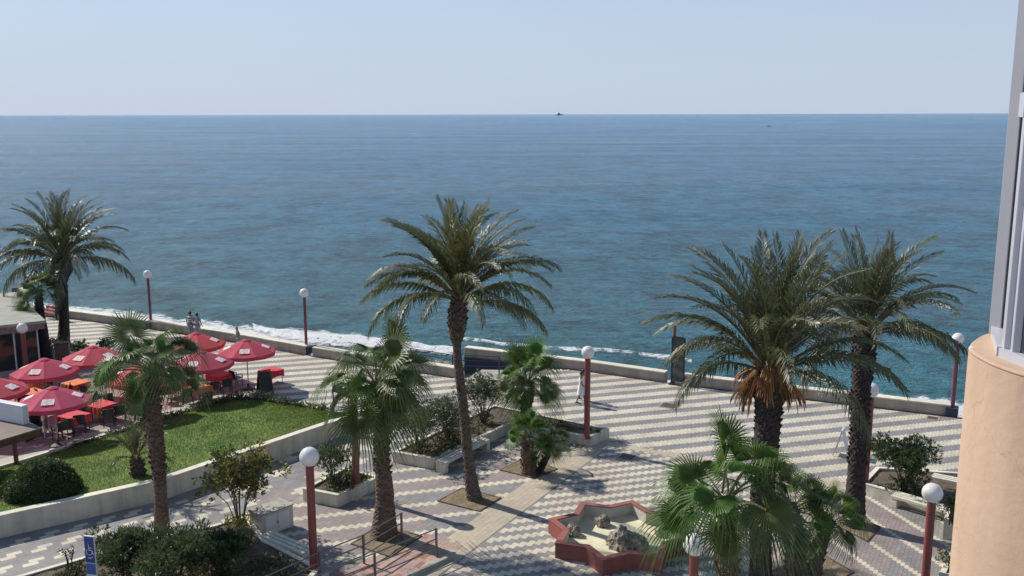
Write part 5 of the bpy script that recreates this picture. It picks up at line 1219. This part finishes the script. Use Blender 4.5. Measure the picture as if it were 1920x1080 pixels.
mb = MB(); mb.bar(p1 + Vector((.02, 0, .03)) + Vector((0, 0, 1.5)), p2 + Vector((0, 0, 1.53)), .012, 3.0)
mb2 = MB(); mb2.bar(p1 + Vector((.02, 0, .77)), p2 + Vector((0, 0, .77)), .035, .075); mb2.build('cross_bar', M['alu'], fr)
mb.build('pane', M['glass'], fr)
mb = MB(); mb.bar(p3 + Vector((0, 0, 1.53)), p4 + Vector((0, 0, 1.53)), .012, 3.0); mb.build('pane', M['glass'], fr3)
# ------------------------------------------------------------------ people
M['skin'] = mat('skin', (.36, .20, .14), .55, .06, 4); M['skin_d'] = mat('skin_tanned', (.22, .12, .08), .55, .06, 4); M['hair'] = mat('dark_hair', (.012, .010, .010), .5, .3, 30); M['blond'] = mat('blond_hair', (.42, .30, .15), .6, .25, 20)
M['eye'] = mat('eye', (.02, .015, .01), .2, .02, 4); M['lip'] = mat('lip', (.30, .10, .09), .5, .02, 4)
def skinned(name, joints, edges, radii, material, parent, sub=1, root=0):
    me = bpy.data.meshes.new(name); me.from_pydata([tuple(j) for j in joints], edges, []); o = bpy.data.objects.new(name, me); COL.objects.link(o)
    sm = o.modifiers.new('s', 'SKIN'); sm.use_smooth_shade = True
    lay_ = me.skin_vertices[0].data if me.skin_vertices else None
    if lay_ is None:
        bm = bmesh.new(); bm.from_mesh(me); bm.verts.layers.skin.verify(); bm.to_mesh(me); bm.free(); lay_ = me.skin_vertices[0].data
    for i, r in enumerate(radii):
        lay_[i].radius = (r, r) if not isinstance(r, tuple) else r; lay_[i].use_root = (i == root)
    if sub: ss = o.modifiers.new('u', 'SUBSURF'); ss.levels = sub; ss.render_levels = sub
    dg = bpy.context.evaluated_depsgraph_get(); dg.update(); ev = o.evaluated_get(dg); m2 = bpy.data.meshes.new_from_object(ev); m2.name = name
    bpy.data.objects.remove(o); m2.materials.clear(); m2.materials.append(material)
    m2.polygons.foreach_set('use_smooth', [True] * len(m2.polygons)); m2.update()
    return link(name, m2, parent)
def person(label, p, rz, h=1.68, female=True, stride=.22, arms=((.05, .1), (-.05, -.1)), shirt=None, trousers=None, dress=None, hair='hair', skin='skin', longhair=False, lean=0.0, skirt_len=.52, elbow=.10, group=None, headturn=0.0):
    """faces local +X; arms = (forward swing, unused) for left and right"""
    t = thing('person', label, 'person', p, rz, group); k = h / 1.70; sh = .175 if female else .205; hp = .095
    J = []; E = []; Rd = []
    def j(x, y, z, r, par=None): 
        J.append(Vector((x + lean * max(0, z - .9), y, z)) * k); Rd.append((r[0] * k, r[1] * k) if isinstance(r, tuple) else r * k)
        if par is not None: E.append((par, len(J) - 1))
        return len(J) - 1
    pel = j(0, 0, .93, .135); wa = j(.0, 0, 1.08, .108 if female else .125, pel); chs = j(.0, 0, 1.26, .13 if female else .145, wa); nb = j(-.005, 0, 1.40, .07, chs); nk = j(.01, 0, 1.475, .048, nb); hd = j(.025, 0, 1.575, .082, nk); ht_ = j(.02, 0, 1.645, .07, hd)
    hands = []
    for s, (sw, _) in ((1, arms[0]), (-1, arms[1])):
        s1 = j(0, s * sh * .8, 1.375, .055, nb); el = j(-.03 + sw * .6, s * (sh + .045), 1.11, .040, s1); wr = j(.02 + sw * 1.4 + elbow * .5, s * (sh + .055), .885 + elbow * .35 + abs(sw) * .1, .026, el)
        d = (J[wr] - J[el]).normalized(); pm = j(*((J[wr] / k + d * .055) - Vector((lean * max(0, (J[wr] / k + d * .055).z - .9), 0, 0))), .026, wr); hands.append((J[pm].copy(), d, s))
    for s in (1, -1):
        f = stride * s; hj = j(.0, s * hp, .86, .092, pel); kn = j(.04 + f * .5, s * (hp + .005), .48, .058, hj)
        foot_z = .075 + (0.10 if f < -.05 else 0); an = j(-.02 + f, s * (hp + .005), foot_z, .036, kn); j(.15 + f, s * (hp + .015), max(.03, foot_z - .05 - (.06 if f < -.05 else 0)), .032, an)
    body = skinned('body', J, E, Rd, M[skin], t)
    for hnd, d, s in hands:
        fj = []; fe = []; fr_ = []; side = d.cross(Vector((0, 1, 0))).normalized(); fj.append(hnd - d * .01); fr_.append(.014 * k)
        for q in range(4):
            o_ = side * (q - 1.5) * .017 * k; l = [.068, .078, .073, .058][q] * k; b_ = len(fj); cu = Vector((0, -s * .25, 0))
            fj += [hnd + o_ + d * .02 * k, hnd + o_ + (d + cu * .3).normalized() * l * .7 + d * .012, hnd + o_ + (d + cu).normalized() * l + d * .02]; fr_ += [.0095 * k, .0085 * k, .007 * k]; fe += [(0, b_), (b_, b_ + 1), (b_ + 1, b_ + 2)]
        b_ = len(fj); fj += [hnd - d * .005 + side * .028 * k, hnd + side * .048 * k + d * .035 * k]; fr_ += [.010 * k, .008 * k]; fe += [(0, b_), (b_, b_ + 1)]
        skinned('hand', fj, fe, fr_, M[skin], t, sub=0)
    L_ = lambda x, y, z: Vector((x + lean * max(0, z - .9), y, z)) * k
    # face
    mb = MB(); mb.add([L_(.098, -.014, 1.575), L_(.098, .014, 1.575), L_(.100, 0, 1.605), L_(.122, 0, 1.578)], [(0, 1, 3), (1, 2, 3), (2, 0, 3), (0, 2, 1)]); mb.build('nose', M[skin], t)
    for s in (-1, 1):
        mb = MB(); c = L_(.092, s * .030, 1.603); mb.lathe([(0, -.008), (.011, 0), (0, .008)], c, 8); mb.build('eye', M['eye'], t)
        mb = MB(); c = L_(.02, s * .083, 1.585); mb.lathe([(0, -.03), (.014, 0), (0, .03)], c, 8); mb.build('ear', M[skin], t)
    mb = MB(); mb.bar(L_(.1, -.022, 1.545), L_(.1, .022, 1.545), .008, .01); mb.build('mouth', M['lip'], t)
    # hair
    bm = bmesh.new(); bmesh.ops.create_icosphere(bm, subdivisions=3, radius=.104 * k)
    for v in bm.verts:
        if v.co.x > .045 * k and v.co.z < .035 * k: v.co.x *= .35; v.co.z = max(v.co.z, 0.0)
        if v.co.z < -.03 * k: v.co.z = -.03 * k + (v.co.z + .03 * k) * (2.2 if longhair else .8); v.co.x -= .015 if longhair else 0
        v.co *= 1 + .06 * mnoise.noise(v.co * 30)
        v.co += L_(.008, 0, 1.615)
    for f in bm.faces: f.smooth = True
    me = bpy.data.meshes.new('hair'); bm.to_mesh(me); bm.free(); link('hair', me, t, M[hair])
    # clothes
    def pts(idx): return [J[i] for i in idx]
    if shirt:
        tj = [J[0] + Vector((0, 0, .01)), J[1], J[2], J[3]]; tr = [.148 * k, .128 * k if female else .142 * k, .148 * k if female else .165 * k, .078 * k]; te = [(0, 1), (1, 2), (2, 3)]
        for a in (7, 11): b_ = len(tj); tj += [J[a], J[a].lerp(J[a + 1], .62)]; tr += [.069 * k, .058 * k]; te += [(3, b_), (b_, b_ + 1)]
        skinned('shirt', tj, te, tr, shirt, t)
    if trousers:
        m0 = 15; tj = [J[0] - Vector((0, 0, 0))]; tr = [.142 * k]; te = []
        full = trousers[1]
        for a in (15, 19):
            b_ = len(tj); tj += [J[a], J[a + 1]]; tr += [.104 * k, .076 * k]; te += [(0, b_), (b_, b_ + 1)]
            if full: tj.append(J[a + 2] + Vector((0, 0, .01))); tr.append(.060 * k); te.append((b_ + 1, b_ + 2))
        skinned('trousers', tj, te, tr, trousers[0], t)
    if dress:
        prof = [(.07, 1.42), (.13, 1.38), (.160, 1.27), (.134, 1.09), (.175, .93), (.20, .75), (.225, skirt_len)]; n = 20; vs = []; fs = []
        for a, (r, z) in enumerate(prof):
            for q in range(n):
                an = 2 * PI * q / n; fl = 1 + .05 * math.sin(an * 5) * (a / 6); sx = (.82 + stride * .5 * max(0, a - 3) / 3); vs.append(L_(r * sx * math.cos(an) * fl, r * 1.08 * math.sin(an) * fl, z))
        for a in range(len(prof) - 1):
            for q in range(n): q2 = (q + 1) % n; fs.append((a * n + q, (a + 1) * n + q, (a + 1) * n + q2, a * n + q2))
        mb = MB(); mb.add(vs, fs); mb.build('dress', dress, t, smooth=True)
        for a in (7, 11): mb = MB(); mb.tube([J[a] + Vector((0, 0, .01)), J[a].lerp(J[a + 1], .45)], [.072 * k, .066 * k], 12, cap=False); mb.build('sleeve', dress, t, smooth=True)
    for a in (17, 21):
        mb = MB(); an = J[a]; tp = J[a + 1]; mb.bar(an + Vector((-.05, 0, -.05)) * k, tp + Vector((.06, 0, -.012)) * k, .085 * k, .045 * k); mb.build('shoe', M['dark'], t, bevel=.012)
    return t
def stripes():
    m = bpy.data.materials.new('striped_shirt'); m.use_nodes = True; N = m.node_tree.nodes; L = m.node_tree.links; tc = N.new('ShaderNodeTexCoord'); sx = N.new('ShaderNodeSeparateXYZ'); L.new(tc.outputs['Object'], sx.inputs[0])
    a = N.new('ShaderNodeMath'); a.operation = 'MULTIPLY'; a.inputs[1].default_value = 7.5; L.new(sx.outputs[2], a.inputs[0]); b = N.new('ShaderNodeMath'); b.operation = 'FRACT'; L.new(a.outputs[0], b.inputs[0]); c = N.new('ShaderNodeMath'); c.operation = 'GREATER_THAN'; c.inputs[1].default_value = .5; L.new(b.outputs[0], c.inputs[0])
    mx = N.new('ShaderNodeMix'); mx.data_type = 'RGBA'; mx.inputs[6].default_value = (.02, .025, .05, 1); mx.inputs[7].default_value = (.7, .7, .7, 1); L.new(c.outputs[0], mx.inputs[0]); L.new(mx.outputs[2], N['Principled BSDF'].inputs['Base Color']); N['Principled BSDF'].inputs['Roughness'].default_value = .9; return m
W = mat('white_cotton', (.72, .71, .72), .9, .04, 6); LIL = mat('lilac_cotton', (.34, .32, .42), .9, .06, 6); GR = mat('grey_cotton', (.25, .25, .27), .9, .1, 6); DK = mat('dark_cotton', (.03, .03, .04), .9, .1, 6); BL = mat('pale_blue_cotton', (.25, .36, .42), .9, .08, 6); PT = mat('patterned_top', (.25, .22, .2), .9, .6, 25)
person('person in a wide navy and white striped shirt facing the sea at the wall', G(358, 634), R(75), 1.78, False, .05, ((.02, 0), (-.02, 0)), shirt=stripes(), trousers=(GR, True), skin='skin_d')
person('person in a lilac top standing right of the striped shirt at the sea wall', G(371, 635), R(80), 1.7, False, .05, ((.05, 0), (0, 0)), shirt=LIL, trousers=(LIL, True), skin='skin_d')
person('person with blond hair and pale blue shorts walking along the sea wall', G(448, 660), R(200), 1.62, True, .2, ((.25, 0), (.1, 0)), shirt=PT, trousers=(BL, False), hair='blond', longhair=True, lean=.12, elbow=.35)
person('black haired person in short white dress walking left of the red lamp post', G(1088, 758), R(-8), 1.64, True, .2, ((-.12, 0), (.15, 0)), dress=W, hair='hair', skin='skin_d', skirt_len=.52, elbow=.04)
person('person walking half hidden behind the one in the white dress, in a pale dress', G(1092, 752), R(-8), 1.62, True, -.24, ((.12, 0), (-.15, 0)), dress=W, hair='hair', skin='skin_d', skirt_len=.58, elbow=.04)
person('person in a light top and white skirt behind the dark pushchair, framed by palm leaves', G(976, 734), R(182), 1.62, True, .12, ((.22, 0), (.22, 0)), dress=W, hair='hair', elbow=.4, skirt_len=.45)
person('person in dark clothes beside the sea wall, half behind the far left date palm trunk', G(108, 598), R(200), 1.7, False, .1, ((.25, 0), (0, 0)), shirt=DK, trousers=(DK, True))
# pushchair
t = thing('pushchair', 'dark blue pushchair in front of the person in the white skirt', 'pushchair', G(964, 734), R(182))
mb = MB(); vs = [(-.25, -.2, .35), (.15, -.2, .33), (.15, .2, .33), (-.25, .2, .35), (-.42, -.2, .85), (-.42, .2, .85), (.22, -.2, .18), (.22, .2, .18)]; mb.add(vs, [(0, 1, 2, 3), (0, 3, 5, 4), (1, 6, 7, 2), (0, 4, 1), (3, 2, 5)]); mb.build('seat', M['darkblue'], t)
mb = MB(); vs = []; fs = []
for a in range(6):
    an = R(20 + a * 26)
    for y in (-.22, .22): vs.append((-.3 + .32 * math.cos(an), y, .68 + .32 * math.sin(an)))
for a in range(5): fs.append((2 * a, 2 * a + 1, 2 * a + 3, 2 * a + 2))
mb.add(vs, fs); mb.build('hood', M['darkblue'], t)
mb = MB()
for y in (-.22, .22): mb.tube([(.3, y, .1), (-.35, y, .75), (-.7, y, 1.0)], .013, 6); mb.tube([(-.4, y, .1), (.05, y, .45)], .013, 6)
mb.tube([(-.7, -.22, 1.0), (-.7, .22, 1.0)], .016, 6); mb.build('frame', M['metal'], t)
for x in (.3, -.4):
    for y in (-.25, .25): mb = MB(); mb.tube([(x, y - .02, .1), (x, y + .02, .1)], .1, 14); mb.build('wheel', M['dark'], t)
